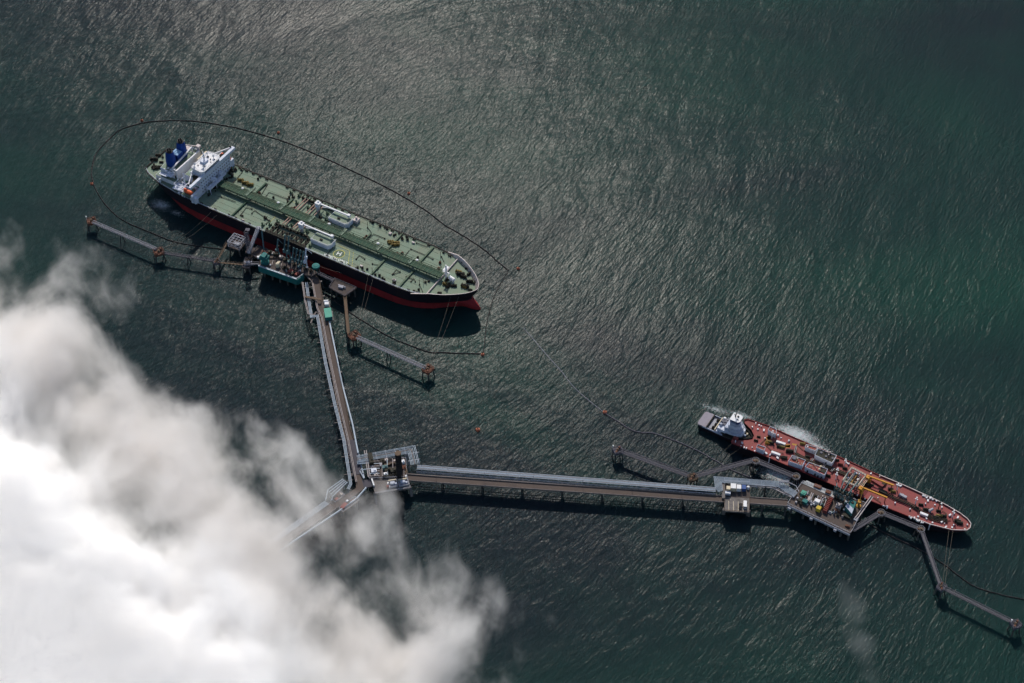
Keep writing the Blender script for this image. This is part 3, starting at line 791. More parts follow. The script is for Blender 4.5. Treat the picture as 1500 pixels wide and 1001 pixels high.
for (x, y, r) in ((51.4, 6.4, .8), (45.5, 6.6, .7), (52, -6.2, .6), (45.0, -7.4, .8)):
    MB().cyl((x, y, 32.7), .25, 1.2, 6).lathe((x, y, 33.9), [(r*.6,0),(r,.4),(r,.9),(r*.5,1.5),(.05,1.7)], 10).build('satellite_dome', M['white'], tanker)
b = MB()
for (x, y, s) in ((47.5, 5, .8),(50.5,3.8,.6),(52.6,1.5,.5),(51.2,-4.4,.7),(47,-6,.6),(49.4,7.8,.5),(53.2,5.2,.5),(46,3.2,.5)): b.box(x-s/2, x+s/2, y-s/2, y+s/2, 32.7, 32.7+s*1.4)
b.build('roof_fittings', M['machinery'], tanker)
MB().rail([(44,-9.8,32.7),(53,-10.6,32.7),(54.6,-8.7,32.7),(54.6,8.7,32.7),(53,10.6,32.7),(44,9.8,32.7)], 1.1, .13, 1.6, True).build('roof_railing', M['white'], tanker, kind='stuff')
for k in range(11): piece('bridge_window', (54.42, -7.5+k*1.5, 30.9), (.12, 1.15, 1.0), M['glass'], tanker)
# bridge wings: deep girder across the whole beam with braces behind
MB().box(53.1, 55.2, -26.0, 26.0, 28.2, 30.2).box(52.0, 53.1, -26.0, -23.2, 28.8, 30.2).box(52.0, 53.1, 23.2, 26.0, 28.8, 30.2).build('bridge_wing', M['bluewhite'], tanker)
for s in (1, -1):
    MB().bar((52.4, s*25.2, 29.6), (44.6, s*10.2, 29.6), .55, .9).build('wing_brace', M['white'], tanker)
    MB().box(51.9, 52.9, s*24.4-.5, s*24.4+.5, 30.2, 31.2).build('wing_console', M['machinery'], tanker)
    b = MB(); b.prism([(53.0, s*23.0), (53.0, s*11.2), (46.0, s*11.2)], 27.6, 27.9); b.build('wing_shade_plate', M['machinery'], tanker)  # dark triangular plate added for the shaded deck seen beneath the wing
    b = MB(); b.bar((54.2, s*20, 28.2), (54.2, s*12, 20), .6); b.build('wing_strut', M['bluewhite'], tanker)
# front wall of the house, full beam at the lower tiers, narrower above
MB().box(53.1, 54.6, -25.0, 23.6, 14.9, 21.4).box(53.1, 54.6, -15.0, 20.0, 21.4, 28.2).build('house_front', M['bluewhite'], tanker)
MB().cyl((56.0, -23.2, 14.9), 1.7, 5.0, 14).build('ballast_house', M['bluewhite'], tanker)
for z in (17.4, 20.2, 23.0, 25.8):
    for k in range(14):
        y = -13.5 + k*2.4
        if z < 18 or -14 < y < 19: piece('window', (54.63, y, z), (.12, .8, .8), M['glass'], tanker)
# stairs, platforms and fittings in front of the house
MB().box(56.6, 60.0, -11.5, 3.4, 19.4, 20.0).box(54.7, 58, -4.0, -1.0, 20.2, 22.6).box(55, 57.8, 4.5, 7.2, 20.2, 22.4).box(54.7, 59, 3.4, 8.6, 19.4, 20.0).build('front_platform', M['bluewhite'], tanker)
b = MB()
for (x, y, h) in ((56.9,-11,19.4),(59.6,-11,19.4),(59.6,-4,19.4),(59.6,3,19.4),(56.9,3,19.4)): b.bar((x, y, 14.9), (x, y, h), .35)
b.rail([(56.7,-11.4,20),(59.9,-11.4,20),(59.9,3.3,20),(59.0,8.5,20)], 1.1, .16, 1.5); b.build('platform_frame', M['bluewhite'], tanker)
b = MB(); rnd2 = random.Random(11)
for k in range(16):
    y = -13+k*2.1; x = 57.5+rnd2.random()*3.5; s = .5+rnd2.random()*.9
    b.box(x-s/2, x+s/2, y-s/2, y+s/2, 14.9, 15.4+rnd2.random()*2)
b.build('foredeck_lockers', M['machinery'], tanker)
for (x, y) in ((56.5, 17), (58.5, 19.5), (57.5, 14)): MB().box(x-1, x+1, y-.8, y+.8, 14.9, 16.4).cyl((x, y, 16.4), .5, .9, 8).build('locker', M['machinery'], tanker)
# lifeboat decks and davits
for s in (1, -1):
    MB().box(44.0, 53.0, s*20-4.4, s*20+4.4, 18.4, 18.7).build('boat_deck', M['deck_green'], tanker)
    for x in (45.6, 51.2):
        MB().bar((x, s*16.5, 18.7), (x, s*17.5, 24.2), .5).bar((x, s*17.5, 24.2), (x, s*21.5, 24.6), .5).bar((x, s*23.5, 15), (x, s*23.5, 18.5), .4).build('davit', M['bluewhite'], tanker)
b = MB()
for (x0, y0, x1, y1, z) in ((38,-16,44,-16.4,21),(38,-19,44,-19,21),(40,-16,40,-22,21),(43.5,-15,43.5,-23,21),(37,-22,44,-22,19)): b.bar((x0,y0,z), (x1,y1,z), .4)
b.rail([(35,-15.5,20.8),(35,-21,20.8),(44,-22.5,20.8)], 1.2, .18, 1.5)
b.box(34.0, 44, -22.4, -15.2, 18.2, 18.5); b.bar((37,-12,25.8),(43,-18,19.5), .9, .4); b.bar((41,-9,26.4),(35,-14,20.6), .9, .4)
b.build('side_stairs', M['bluewhite'], tanker)
# poop deck: bulwark, railing and fairleads at the stern
b = MB(); b.rail([(1.2,-11.5,14.9),(1.2,11.5,14.9)], 1.2, .2, 1.5); b.build('stern_railing', M['machinery'], tanker)
for (x, y) in ((19.5,-18.2),(43.5,-22.8),(40.2,-22.4)):
    MB().cyl((x, y, 14.9), .7, 1.6, 10).lathe((x, y, 16.5), [(.9,0),(1.1,.4),(.7,1.0),(.1,1.2)], 10).build('mushroom_vent', M['white'], tanker)
for (x, y) in ((4,4),(6.5,8),(9,12),(4,-6),(7,-10),(12,-2),(11,6),(13.5,10)):
    MB().box(x-.9,x+.9,y-.5,y+.5,14.9,15.3).lathe((x,y,15.3), [(.6,0),(.6,.8),(.8,1.1)], 8).build('fairlead', M['machinery'], tanker)
# draught marks on the side
for (u, nm) in ((258,1),(214,1),(120,1)):
    pass
# lifeboats (carried, not part of the hull)
def lifeboat(loc, label):
    r = bpy.data.objects.new('lifeboat', None); COL.objects.link(r); r.location = TF.W(loc); r.rotation_euler = (0,0,TF.yaw)
    tag(r, label, 'lifeboat', 'orange lifeboats of the tanker')
    b = MB(); prof = [(-4.6,.1),(-4.0,.9),(-2.5,1.45),(0,1.6),(2.5,1.45),(4.0,.85),(4.7,.1)]
    rings = []
    for (x, w) in prof:
        i = len(b.v); b.v += [(x,w,1.1),(x,w*.8,.2),(x,0,-.1),(x,-w*.8,.2),(x,-w,1.1)]; rings.append(i)
    for i, j in zip(rings, rings[1:]):
        for k in range(4): b.face([i+k, i+k+1, j+k+1, j+k])
        b.face([i+4, i, j, j+4])
    b.build('boat_hull', M['orange'], r)
    b = MB(); rings = []
    for (x, w) in prof[1:-1]:
        i = len(b.v); b.v += [(x,w*.95,1.1),(x,w*.8,1.9),(x,w*.3,2.4),(x,-w*.3,2.4),(x,-w*.8,1.9),(x,-w*.95,1.1)]; rings.append(i)
    for i, j in zip(rings, rings[1:]):
        for k in range(5): b.face([i+k, j+k, j+k+1, i+k+1])
    b.face([rings[0]+k for k in range(6)]); b.face([rings[-1]+k for k in range(6)][::-1])
    b.build('canopy', M['orange'], r); MB().box(-3.4,-2.0,-.6,.6,2.2,3.1).build('helm_cupola', M['orange'], r)
lifeboat((48.6, -21.6, 19.4), 'orange lifeboat on the near side of the tanker beside its white house')
lifeboat((50.2, 20.2, 22.6), 'orange lifeboat on the far side of the tanker under the bridge wing')
# ================================================================== JETTY
ZD = 8.0      # road level of the trestles
def z_up(px, py, z0, dpy):
    """height whose foot at (px,py,z0) shows its head dpy pixels higher"""
    a = P(px, py, z0); lo, hi = z0, z0+60
    for _ in range(30):
        m = (lo+hi)/2; d = Vector((a.x, a.y, m)) - CAM
        y = 500.5 - FPX*d.dot(_up)/d.dot(_fw)
        if py - y < dpy: lo = m
        else: hi = m
    return lo
def offset_line(pts, d):
    out = []
    for i, p in enumerate(pts):
        if i == 0: t = pts[1]-p
        elif i == len(pts)-1: t = p-pts[i-1]
        else: t = (pts[i+1]-p).normalized()+(p-pts[i-1]).normalized()
        t = Vector((t.x, t.y, 0)).normalized(); k = 1.0
        if 0 < i < len(pts)-1:
            u = (pts[i+1]-p); u.z = 0; k = 1/max(.5, t.dot(u.normalized()))
        out.append(p + Vector((-t.y, t.x, 0))*d*k)
    return out
def strip(b, pts, w, z0, z1):
    """a solid band along a level line"""
    l, r = offset_line(pts, w/2), offset_line(pts, -w/2); i0 = len(b.v)
    for p, q in zip(l, r): b.v += [(p.x,p.y,z0),(q.x,q.y,z0),(q.x,q.y,z1),(p.x,p.y,z1)]
    for i in range(len(pts)-1):
        a, c = i0+4*i, i0+4*(i+1)
        for j in range(4): b.face([a+j, c+j, c+(j+1)%4, a+(j+1)%4])
    b.face([i0, i0+1, i0+2, i0+3]); e = i0+4*(len(pts)-1); b.face([e+3, e+2, e+1, e])
    return b
def along(pts, step, start=0.0):
    """points every step metres with their heading"""
    out = []; d = start
    for a, c in zip(pts, pts[1:]):
        L_ = (c-a).length
        while d < L_:
            out.append((a.lerp(c, d/L_), math.atan2(c.y-a.y, c.x-a.x))); d += step
        d -= L_
    return out
def pxl(fr, pts, z): return [fr.L(x, y, z) for x, y in pts]

def pile_bent(fr, parent, p, yaw, w, ztop, r=.45, mat='pile', cap=True):
    n = Vector((-math.sin(yaw), math.cos(yaw), 0))
    for s in (-1, 1):
        a = p + n*(s*w*.42); a.z = ztop-.1; c = p + n*(s*w*.62); c.z = -2.0
        MB().tube([a, c], r, 8).build('pile', M[mat], parent)
    if cap: MB().cbox((p.x, p.y, ztop-.9), 1.3, w, .9, yaw).build('pile_cap', M['concrete'], parent)

# ---------------- trestle from the tanker berth to the junction
f = frame_px(458, 403, 515, 668, ZD)
t1 = thing('jetty_trestle', 'narrow brown road trestle with grey pipes running down from the tanker berth', 'trestle', f)
road = pxl(f, [(453, 401), (462.5, 412), (468.5, 445), (492, 548), (506.5, 626), (512.3, 645)], ZD)
strip(MB(), road, 5.0, ZD-.7, ZD).build('road_deck', M['asphalt'], t1)
for s, mt_ in ((-1, 'kerb'), (1, 'rustwalk')):
    strip(MB(), offset_line(road, s*2.55), .5, ZD-.75, ZD+.35).build('kerb', M[mt_], t1)
roadb = pxl(f, [(512.3, 645), (523.7, 695.5)], ZD)
strip(MB(), roadb, 5.4, ZD-.7, ZD+.12).build('resurfaced_deck', M['asphalt_new'], t1)
for p, yw in along(road+roadb[1:], 14.5, 9): pile_bent(f, t1, p, yw, 8.5, ZD-.7)
# two bundles on the left: outer pair, inner pair, with an offset bend near the berth
outer = [(441, 411), (449, 414), (452.5, 440), (456.5, 464), (465, 462.5), (477, 531), (491, 594), (504, 645), (508.5, 674), (514, 709), (510, 717)]
inner = [(452, 404), (458, 415), (465, 452), (471, 464), (484.5, 531), (498, 594), (509, 640), (515.5, 672), (522, 706)]
def pipes(fr, parent, px_pts, z, offs, r=.33, mat='pipe', name='pipe'):
    base = pxl(fr, px_pts, z)
    for o_ in offs:
        MB().tube(offset_line(base, o_), r, 7).build(name, M[mat], parent)
    return base
ol = pipes(f, t1, outer[1:], ZD+1.2, (-.8, -.1, .6), .2)
il = pipes(f, t1, inner[1:], ZD+1.0, (-.35, .35), .22, 'pipe_warm')
pipes(f, t1, [(448,413),(452,440),(456,457),(461,458)], ZD+1.2, (-2.6,-1.9), .25, 'pipe_warm')
for p, yw in along(ol, 7.2, 2):
    MB().cbox((p.x, p.y, ZD+.3), .3, 3.4, .35, yw).build('pipe_support', M['kerb'], t1)
for p, yw in along(ol, 14.4, 4):
    n = Vector((-math.sin(yw), math.cos(yw), 0)); MB().bar(p+n*3+Vector((0,0,-.9)), p-n*3.2+Vector((0,0,-.9)), .35, .5).build('outrigger', M['kerb'], t1)
blue = pipes(f, t1, [(482.6, 471.5), (500.5, 560), (516.5, 622), (524.6, 664)], ZD+.4, (0,), .55)
MB().tube(pxl(f, [(524.6,664),(533.5,701)], ZD-.6), .5, 8).build('pipe', M['pipe'], t1)
for p, yw in along(blue, 14.4, 5):
    n = Vector((-math.sin(yw), math.cos(yw), 0)); MB().bar(p+n*.6+Vector((0,0,-.7)), p-n*3.6+Vector((0,0,-.7)), .3, .3).build('outrigger', M['kerb'], t1)
a_, c_ = f.L(447, 435, ZD+2.4), f.L(470, 439, ZD+2.4)
MB().bar(a_, c_, 1.6, .5).bar(a_, a_-Vector((0,0,3)), .4).bar(c_, c_-Vector((0,0,3)), .4).build('cross_gantry', M['rustwalk'], t1)
MB().bar(f.L(462,459,ZD+.2), f.L(455,474,ZD+.2), .8, .8).build('anchor_beam', M['kerb'], t1)
MB().rail(offset_line(road, 2.5), 1.4, .12, 3.5).build('road_railing', M['rustwalk'], t1, kind='stuff')

# green roofed hut and white tank beside the trestle
hf = frame_px(478, 471, 476.5, 455, ZD)
h = thing('green_roof_hut', 'small flat hut with pale green roof standing right of the upper trestle', 'hut', hf, z=0)
tl = [hf.L(*p, ZD+3.2) for p in ((474.3,452.5),(484.3,451.3),(486.8,464.3),(476.5,466))]
MB().prism([(p.x, p.y) for p in tl], ZD+.2, ZD+3.2).build('wall', M['teal'], h)
MB().prism([(p.x*1.02-.02, p.y*1.02) for p in tl], ZD+3.2, ZD+3.45).build('roof', M['teal_light'], h)
cx = sum(p.x for p in tl)/4; cyy = sum(p.y for p in tl)/4
MB().cbox((cx, cyy, ZD-.6), 9, 6.5, .7, 0).build('platform', M['concrete'], h)
for dx in (-3, 3): MB().tube([(cx+dx, cyy, ZD-.5), (cx+dx, cyy, -2)], .45, 8).build('pile', M['pile'], h)
hf2 = frame_px(478, 447, 478, 440, ZD)
h = thing('white_tank', 'white rounded tank and cabinet beside the green roofed hut on the trestle', 'tank', hf2)
MB().box(-1.6, 1.0, -1.8, 1.0, ZD+.1, ZD+2.2).build('cabinet', M['white'], h)
MB().tube([(1.8, -1.4, ZD+1.6), (1.8, 1.6, ZD+1.6)], 1.1, 12).build('vessel', M['white'], h)
MB().box(-2.4, 3.4, -2.6, 2.4, ZD-.5, ZD+.1).build('ledge', M['concrete'], h)

# ---------------- tanker loading platform
f = frame_px(379, 390, 433, 410, 9.5); ZP = 9.5
pf = thing('loading_platform', 'long brown loading platform with teal edge girder beside the tanker hull', 'platform', f)
poly = pxl(f, [(379, 390.5), (382.5, 374), (395, 367.5), (450, 391.5), (466, 399), (458, 404), (444, 403), (434.5, 409.5)], ZP)
MB().prism([(p.x, p.y) for p in poly], ZP-1.2, ZP).build('deck', M['concrete_dark'], pf)
g0, g1 = f.L(378.5, 391, ZP+.6), f.L(434.8, 410.8, ZP+.6); g2 = f.L(444.5, 404, ZP+.6)
MB().bar(g0-Vector((0,0,2.0)), g1-Vector((0,0,2.0)), .5, 4.6).build('edge_girder', M['teal'], pf)
MB().bar(g1-Vector((0,0,2.0)), g2-Vector((0,0,2.0)), .5, 4.6).build('edge_girder', M['teal'], pf)
MB().bar(g0+Vector((0,0,.9)), g1+Vector((0,0,.9)), .7, .5).build('edge_walk', M['pipe'], pf)
for k in range(5):
    for j in (0, 1):
        q = g0.lerp(g1, (k+.5)/5); q = Vector((q.x, q.y+2.0+j*11, 0)); MB().tube([(q.x, q.y, ZP-1.2), (q.x, q.y, -2)], .7, 9).build('pile', M['pile'], pf)
for k, (x, y, w, d, h_, mt_) in enumerate(((392,373,2.0,1.5,1.2,'rust'),(396,371.5,3,2,2.2,'machinery'),(400,373,2,2,1.6,'pipe_warm'),(404,375,3,1.5,2.4,'machinery'),(412,378,2.4,2,1.8,'pipe_warm'),(399,378,5,2,.8,'asphalt'),(418,382,3,1.6,1.4,'machinery'),
      (424,385,2.2,1.5,1.6,'teal_pale'),(431,389,2.2,1.5,1.6,'machinery'),(438,392,2,1.4,1.4,'teal_pale'),(426,398,3.4,2.6,1.0,'redpaint'),(430,401,4.0,2.2,1.2,'machinery'),(421,396,1.8,1.5,1.5,'machinery'),(435,403,2.8,2.0,1.6,'redpaint'),(416,393,2.6,1,1.2,'machinery'),
      (447,396,1.8,1.2,2,'machinery'),(455,398,1.5,1.2,1.8,'machinery'))):
    q = f.L(x, y, ZP); b = MB().cbox((q.x, q.y, ZP), w, d, h_, .1*k); b.cyl((q.x+w*.2, q.y, ZP+h_), .35, 1.1, 7); b.tube([(q.x-w, q.y+d*.6, ZP+.5), (q.x+w, q.y+d*.6, ZP+.5)], .22, 6)
    b.build('pipework', M[mt_], pf)
for k, (x, y) in enumerate(((407,391),(396,389),(428,396.5),(428.4,400),(440,397.4),(420,397))):
    q = f.L(x, y, ZP); s = (2.4 if k == 0 else .9)
    b = MB().cyl((q.x, q.y, ZP), s*.6, s*1.1, 10)
    if k == 0: b.box(q.x-.8, q.x+.9, q.y+.6, q.y+2.6, ZP, ZP+3.4).lathe((q.x, q.y, ZP+2.6), [(1.4,0),(1.2,.6),(.3,1.0)], 10)
    b.build('white_equipment' if k == 0 else 'lamp_housing', M['cream' if k == 0 else 'white'], pf)
for k in range(9):
    q0 = f.L(392+k*6.2, 386+k*2.4, ZP+.5); q1 = f.L(394+k*6.2, 379+k*2.5, ZP+.5)
    MB().tube([q0, q1], .25, 6).build('deck_line', M['pipe_warm' if k % 2 else 'machinery'], pf)
MB().rail([g0+Vector((0,0,.8)), g1+Vector((0,0,.8)), g2+Vector((0,0,.8))], 1.2, .14, 3).build('railing', M['pipe'], pf, kind='stuff')
# lower breasting part towards the hull
poly2 = pxl(f, [(367, 373), (378, 361), (393, 367), (383, 374.5), (378.5, 379)], 7.0)
MB().prism([(p.x, p.y) for p in poly2], 5.8, 7.0).build('lower_deck', M['concrete_dark'], pf)
MB().rail([Vector((p.x, p.y, 7.0)) for p in poly2], 1.1, .14, 3, True).build('lower_railing', M['truss_dark'], pf, kind='stuff')
for p in poly2[:4]: MB().tube([(p.x*.96, p.y, 5.9), (p.x*.96, p.y, -2)], .6, 8).build('pile', M['pile'], pf)

# teal crane house
cf = frame_px(388.5, 385, 396, 388, ZP)
c = thing('jetty_crane', 'teal jetty crane tower with white lamp at left end of loading platform', 'crane', cf)
zt = z_up(388.5, 385, ZP, 8)
MB().lathe((0,0,ZP), [(3.0,0),(3.0,1.2),(2.2,1.6),(2.2,zt-ZP-1.5)], 12).build('tower', M['teal'], c)
MB().prism([(-2.8,-2.4),(2.8,-2.4),(2.8,2.4),(-2.8,2.4)], zt-1.5, zt+1.0).prism([(-2.0,-2.4),(2.0,-2.4),(1.4,2.0),(-1.4,2.0)], zt+1.0, zt+2.6).build('machine_house', M['teal'], c)
MB().box(-3.9,-2.8,-.8,.8,zt-1.2,zt+.2).cyl((-4.2,-1.5,zt-1.5), .9, 1.4, 8).build('cab', M['white'], c)
# teal mast leaning out from it to the ship
MB().tube([cf.L(387, 369, ZP), cf.L(383.5, 338.5, 20.0)], .45, 8).build('hose_boom', M['teal_pale'], c)
MB().cyl(cf.L(386, 369, ZP), 1.2, .8, 10).build('boom_foot', M['rust'], c)
c2f = frame_px(463.5, 398, 470, 400, ZP)
c = thing('fire_monitor_tower', 'short dark teal monitor tower at the head of the upper trestle', 'tower', c2f)
b = MB()
for (x, y) in ((-1.6,-1.6),(1.6,-1.6),(1.6,1.6),(-1.6,1.6)): b.bar((x,y,ZP),(x*.7,y*.7,ZP+5.5),.3)
b.build('legs', M['teal'], c, kind='stuff')
MB().lathe((0,0,ZP+4.2), [(2.6,0),(2.9,.6),(2.7,1.4),(1.0,1.8)], 12).build('top_drum', M['teal'], c)

# loading arms
def loading_arm(px, py, dpy, label, mat='teal_pale', reach=None, zb=9.5, lean=0.0, grp='loading arms on the tanker jetty'):
    fr = Frame(P(px, py, zb), TF.yaw)
    o = thing('marine_loader', label, 'loader', fr, grp)
    H_ = (z_up(px, py, zb, dpy) - zb)*1.2
    MB().lathe((0,0,zb), [(.8,0),(.8,.5),(.42,.7),(.42,H_*.55)], 8).build('riser', M[mat], o)
    MB().box(-.8,.8,-.8,.8,zb+H_*.5,zb+H_*.62).build('swivel', M['machinery' if mat != 'bluewhite' else mat], o)
    MB().bar((0,-1.6,zb+H_*.42),(lean,1.2,zb+H_),.75,.75).build('inboard_arm', M[mat], o)
    MB().box(-.7,.7,-2.6,-1.3,zb+H_*.34,zb+H_*.48).build('counterweight', M[mat], o)
    r = reach or 4.5
    MB().bar((lean,1.2,zb+H_),(lean+.3,r,zb+H_*.52),.45,.45).build('outboard_arm', M[mat], o)
    MB().tube([(lean+.3,r,zb+H_*.52),(lean+.3,r+.8,zb+H_*.45)], .45, 8).build('coupler', M['machinery'], o)
loading_arm(408.5, 372.5, 17, 'lone teal loading arm left of all the others on the tanker jetty')
loading_arm(420.3, 378.5, 27, 'left of the two tallest loading arms reaching onto the tanker deck', reach=8)
loading_arm(425.8, 381, 28, 'right of the two tallest loading arms reaching onto the tanker deck', reach=8)
loading_arm(431.3, 384.5, 17, 'teal loading arm next right of the two tallest ones, arm folded upright')
loading_arm(436.2, 386.3, 17, 'second short teal loading arm right of the two tall ones')
loading_arm(441.0, 388.2, 17, 'third short teal loading arm right of the two tall ones')
loading_arm(445.6, 390.2, 17, 'last short teal loading arm before the pale grey one')
loading_arm(450.0, 392.2, 22, 'pale grey loading arm at the right end of the row', 'bluewhite', reach=6)

# gangway tower and long lattice gangway
def lattice(b, p, q, w, h_, n, m=.18, mat=None):
    """open box lattice between two points"""
    p, q = Vector(p), Vector(q); d = (q-p).normalized()
    a = d.cross(Vector((0,0,1)))
    if a.length < .1: a = Vector((1,0,0))
    a.normalize(); c_ = a.cross(d).normalized()
    if c_.z < 0: c_ = -c_
    cs = [(-w/2, 0), (w/2, 0), (w/2, h_), (-w/2, h_)]
    for (i, j) in cs: b.bar(p+a*i+c_*j, q+a*i+c_*j, m*1.3)
    for k in range(n+1):
        e = p.lerp(q, k/n); pp = [e+a*i+c_*j for (i, j) in cs]
        for r in range(4): b.bar(pp[r], pp[(r+1)%4], m)
        if k < n:
            e2 = p.lerp(q, (k+1)/n); p2 = [e2+a*i+c_*j for (i, j) in cs]
            for r in range(4):
                if k % 2: b.bar(pp[r], p2[(r+1)%4], m)
                else: b.bar(pp[(r+1)%4], p2[r], m)
    return b
gf = frame_px(365, 372, 378, 345, 8)
g = thing('ship_gangway', 'long grey lattice gangway sloping up onto the tanker rail', 'gangway', gf)
pa, pb = gf.L(364.5, 371.5, 8.5), gf.L(379, 334, 17.0)
lattice(MB(), pa, pb, 1.9, 1.6, 14, .2).build('lattice_sides', M['truss'], g, kind='stuff')
MB().bar(pa+Vector((0,0,.1)), pb+Vector((0,0,.1)), 1.7, .15).build('walking_deck', M['truss'], g)
MB().cbox((pb.x, pb.y, pb.z-.2), 2.6, 2.6, .4).build('landing', M['truss'], g)
gf = frame_px(366, 372, 372, 374, 7)
g = thing('gangway_tower', 'dark upright lattice tower between small platform and gangway by the hull', 'tower', gf)
z1 = z_up(366, 368, 7, 30)
pb = gf.L(366, 368, 7)
lattice(MB(), pb, (pb.x, pb.y, z1), 2.2, 2.2, 9, .18).build('lattice_frame', M['truss_dark'], g, kind='stuff')
MB().cbox((pb.x, pb.y+1.0, z1), 3.0, 2.6, .3, .3).build('top_platform', M['truss_dark'], g)
MB().cbox((pb.x, pb.y+1, 5.9), 6, 6, 1.2, .2).build('base', M['concrete_dark'], g)
for s in (-2, 2): MB().tube([(pb.x+s, pb.y+1, 6), (pb.x+s, pb.y+1, -2)], .6, 8).build('pile', M['pile'], g)

# ---------------- breasting platforms either side of the loading platform
def frame_platform(pts, ztop, zdeck, label, roofmat, piles=True, lattice_=True, deckmat='concrete_dark', body='truss_dark'):
    fr = frame_px(*pts[0], *pts[1], ztop)
    o = thing('breasting_dolphin', label, 'dolphin', fr)
    q = [fr.L(x, y, ztop) for x, y in pts]
    MB().prism([(p.x, p.y) for p in q], zdeck-1.1, zdeck).build('cap_slab', M[deckmat], o)
    if lattice_:
        b = MB()
        for i in range(len(q)):
            p, r = q[i], q[(i+1) % len(q)]
            b.bar(p, r, .35); b.bar((p.x, p.y, zdeck), p, .35); b.bar((p.x,p.y,(zdeck+ztop)/2), (r.x,r.y,(zdeck+ztop)/2), .22)
            b.bar((p.x,p.y,zdeck), r, .2); b.bar((r.x,r.y,zdeck), p, .2)
        n = 4
        for k in range(1, n):
            b.bar(q[0].lerp(q[1], k/n), q[3].lerp(q[2], k/n), .22); b.bar(q[0].lerp(q[3], k/n), q[1].lerp(q[2], k/n), .22)
        b.build('top_frame', M[roofmat], o, kind='stuff')
    else:
        MB().rail([Vector((p.x, p.y, zdeck)) for p in q], 1.2, .15, 2.5, True).build('railing', M[roofmat], o, kind='stuff')
    c_ = sum(q, Vector())/len(q)
    for p in q:
        for t in (.15, .55):
            e = p.lerp(c_, t); MB().tube([(e.x, e.y, zdeck-1), (e.x*1.03, e.y*1.03, -2)], .55, 8).build('pile', M['pile'], o)
    b = MB(); b.cbox((c_.x, c_.y, zdeck), 3.5, 2.2, 1.4, .3).cyl((c_.x-2, c_.y, zdeck), .5, 1.6, 8).cyl((c_.x+2.5, c_.y+1, zdeck), .5, 1.4, 8)
    b.build('quick_release_hooks', M['truss'], o)
    return o
frame_platform([(333,353.6),(349.8,359.6),(359.4,347.6),(343.2,341.6)], 11.5, 6.5, 'square platform with pale open frame top left of the gangway tower', 'truss')
frame_platform([(482,421),(505,434),(522,422),(490,408.5)], 8.5, 8.4, 'dark square breasting platform right of the upper trestle by the hull', 'truss_dark', lattice_=False)
q = frame_platform([(355,392),(366,393.5),(370,380),(360,378)], 6.0, 5.9, 'low dark pile cap left of the teal crane under the walkways', 'truss_dark', lattice_=False)

# ---------------- mooring dolphins
def mooring_dolphin(px, py, label, s=1.0, mat='rust', z=7.0, lamp=False, grp='mooring dolphins', yaw=.4, rnd_=False):
    fr = Frame(P(px, py, z), yaw)
    o = thing('mooring_dolphin', label, 'dolphin', fr, grp)
    if rnd_:
        MB().lathe((0,0,z-1.2), [(2.6*s,0),(2.6*s,1.2)], 18).build('cap', M['concrete'], o)
        b = MB()
        for k in range(12):
            t = 2*math.pi*k/12; b.tube([(2.55*s*math.cos(t), 2.55*s*math.sin(t), z-3.5), (2.55*s*math.cos(t), 2.55*s*math.sin(t), z+.3)], .3*s, 6)
        b.build('fender_ring', M['rubber'], o, kind='stuff')
        b = MB()
        for k in range(14):
            t = 2*math.pi*k/14; t2 = 2*math.pi*(k+1)/14
            b.bar((2.4*s*math.cos(t),2.4*s*math.sin(t),z+1.1),(2.4*s*math.cos(t2),2.4*s*math.sin(t2),z+1.1),.14); b.bar((2.4*s*math.cos(t),2.4*s*math.sin(t),z),(2.4*s*math.cos(t),2.4*s*math.sin(t),z+1.1),.12)
        b.build('railing', M['truss'], o, kind='stuff')
        MB().cyl((.3*s,-.2*s,z), 1.3*s, .5, 12).cyl((.3*s,-.2*s,z+.5), .6*s, .9, 10).build('capstan', M['rustwalk'], o)
        MB().cbox((-1.3*s,.6*s,z), .8, 1.2, 1.0, .4).build('hook', M['rust'], o)
        pr = 1.9
    else:
        MB().prism([(-2.8*s,-2.4*s),(2.8*s,-2.4*s),(2.8*s,1.6*s),(1.6*s,2.4*s),(-2.8*s,2.4*s)], z-1.5, z).build('cap', M[mat], o)
        b = MB(); b.rail([Vector(p) for p in ((-2.7*s,-2.3*s,z),(2.7*s,-2.3*s,z),(2.7*s,2.3*s,z),(-2.7*s,2.3*s,z))], 1.3, .2, 1.6, True)
        b.build('railing', M[mat], o, kind='stuff')
        MB().cyl((0,.2,z), .9*s, .9, 10).cyl((0,.2,z+.9), .5*s, .7, 10).build('capstan', M['rustwalk'], o)
        MB().cbox((-1.5*s,-1.1*s,z), 1.4*s, 1.0*s, 1.2, .5).build('hook', M['rust'], o)
        MB().cbox((1.5*s,1.0*s,z), 1.0*s, 1.0*s, 1.8, .2).build('hook', M['rust'], o)
        pr = 2.1
    for (i, j) in ((-1,-1),(1,-1),(1,1),(-1,1)):
        MB().tube([(i*pr*s,j*pr*s*.8,z-1.3),(i*pr*s*1.35,j*pr*s*1.2,-2)], .45, 8).build('pile', M['pile'], o)
    if lamp:
        MB().cyl((-2.4*s,1.9*s,z), .1, 3.2, 6).cyl((-2.4*s,1.9*s,z+3), .45, .6, 8).build('lamp_post', M['white'], o)
    return o
mooring_dolphin(134, 324, 'rusty mooring dolphin with white lamp farthest left, end of a catwalk', 1.15, lamp=True)
mooring_dolphin(232.5, 369, 'rusty mooring dolphin at the near end of the leftmost catwalk', 1.25)
mooring_dolphin(519, 492, 'rusty mooring dolphin below the dark breasting platform by the upper trestle', 1.25, yaw=.7)
mooring_dolphin(627, 541, 'rusty mooring dolphin out in open water below the tanker bow', 1.15, yaw=.9)
mooring_dolphin(317, 383.5, 'dark mooring dolphin where brown walkways meet left of the loading platform', .85, 'truss_dark', z=6)
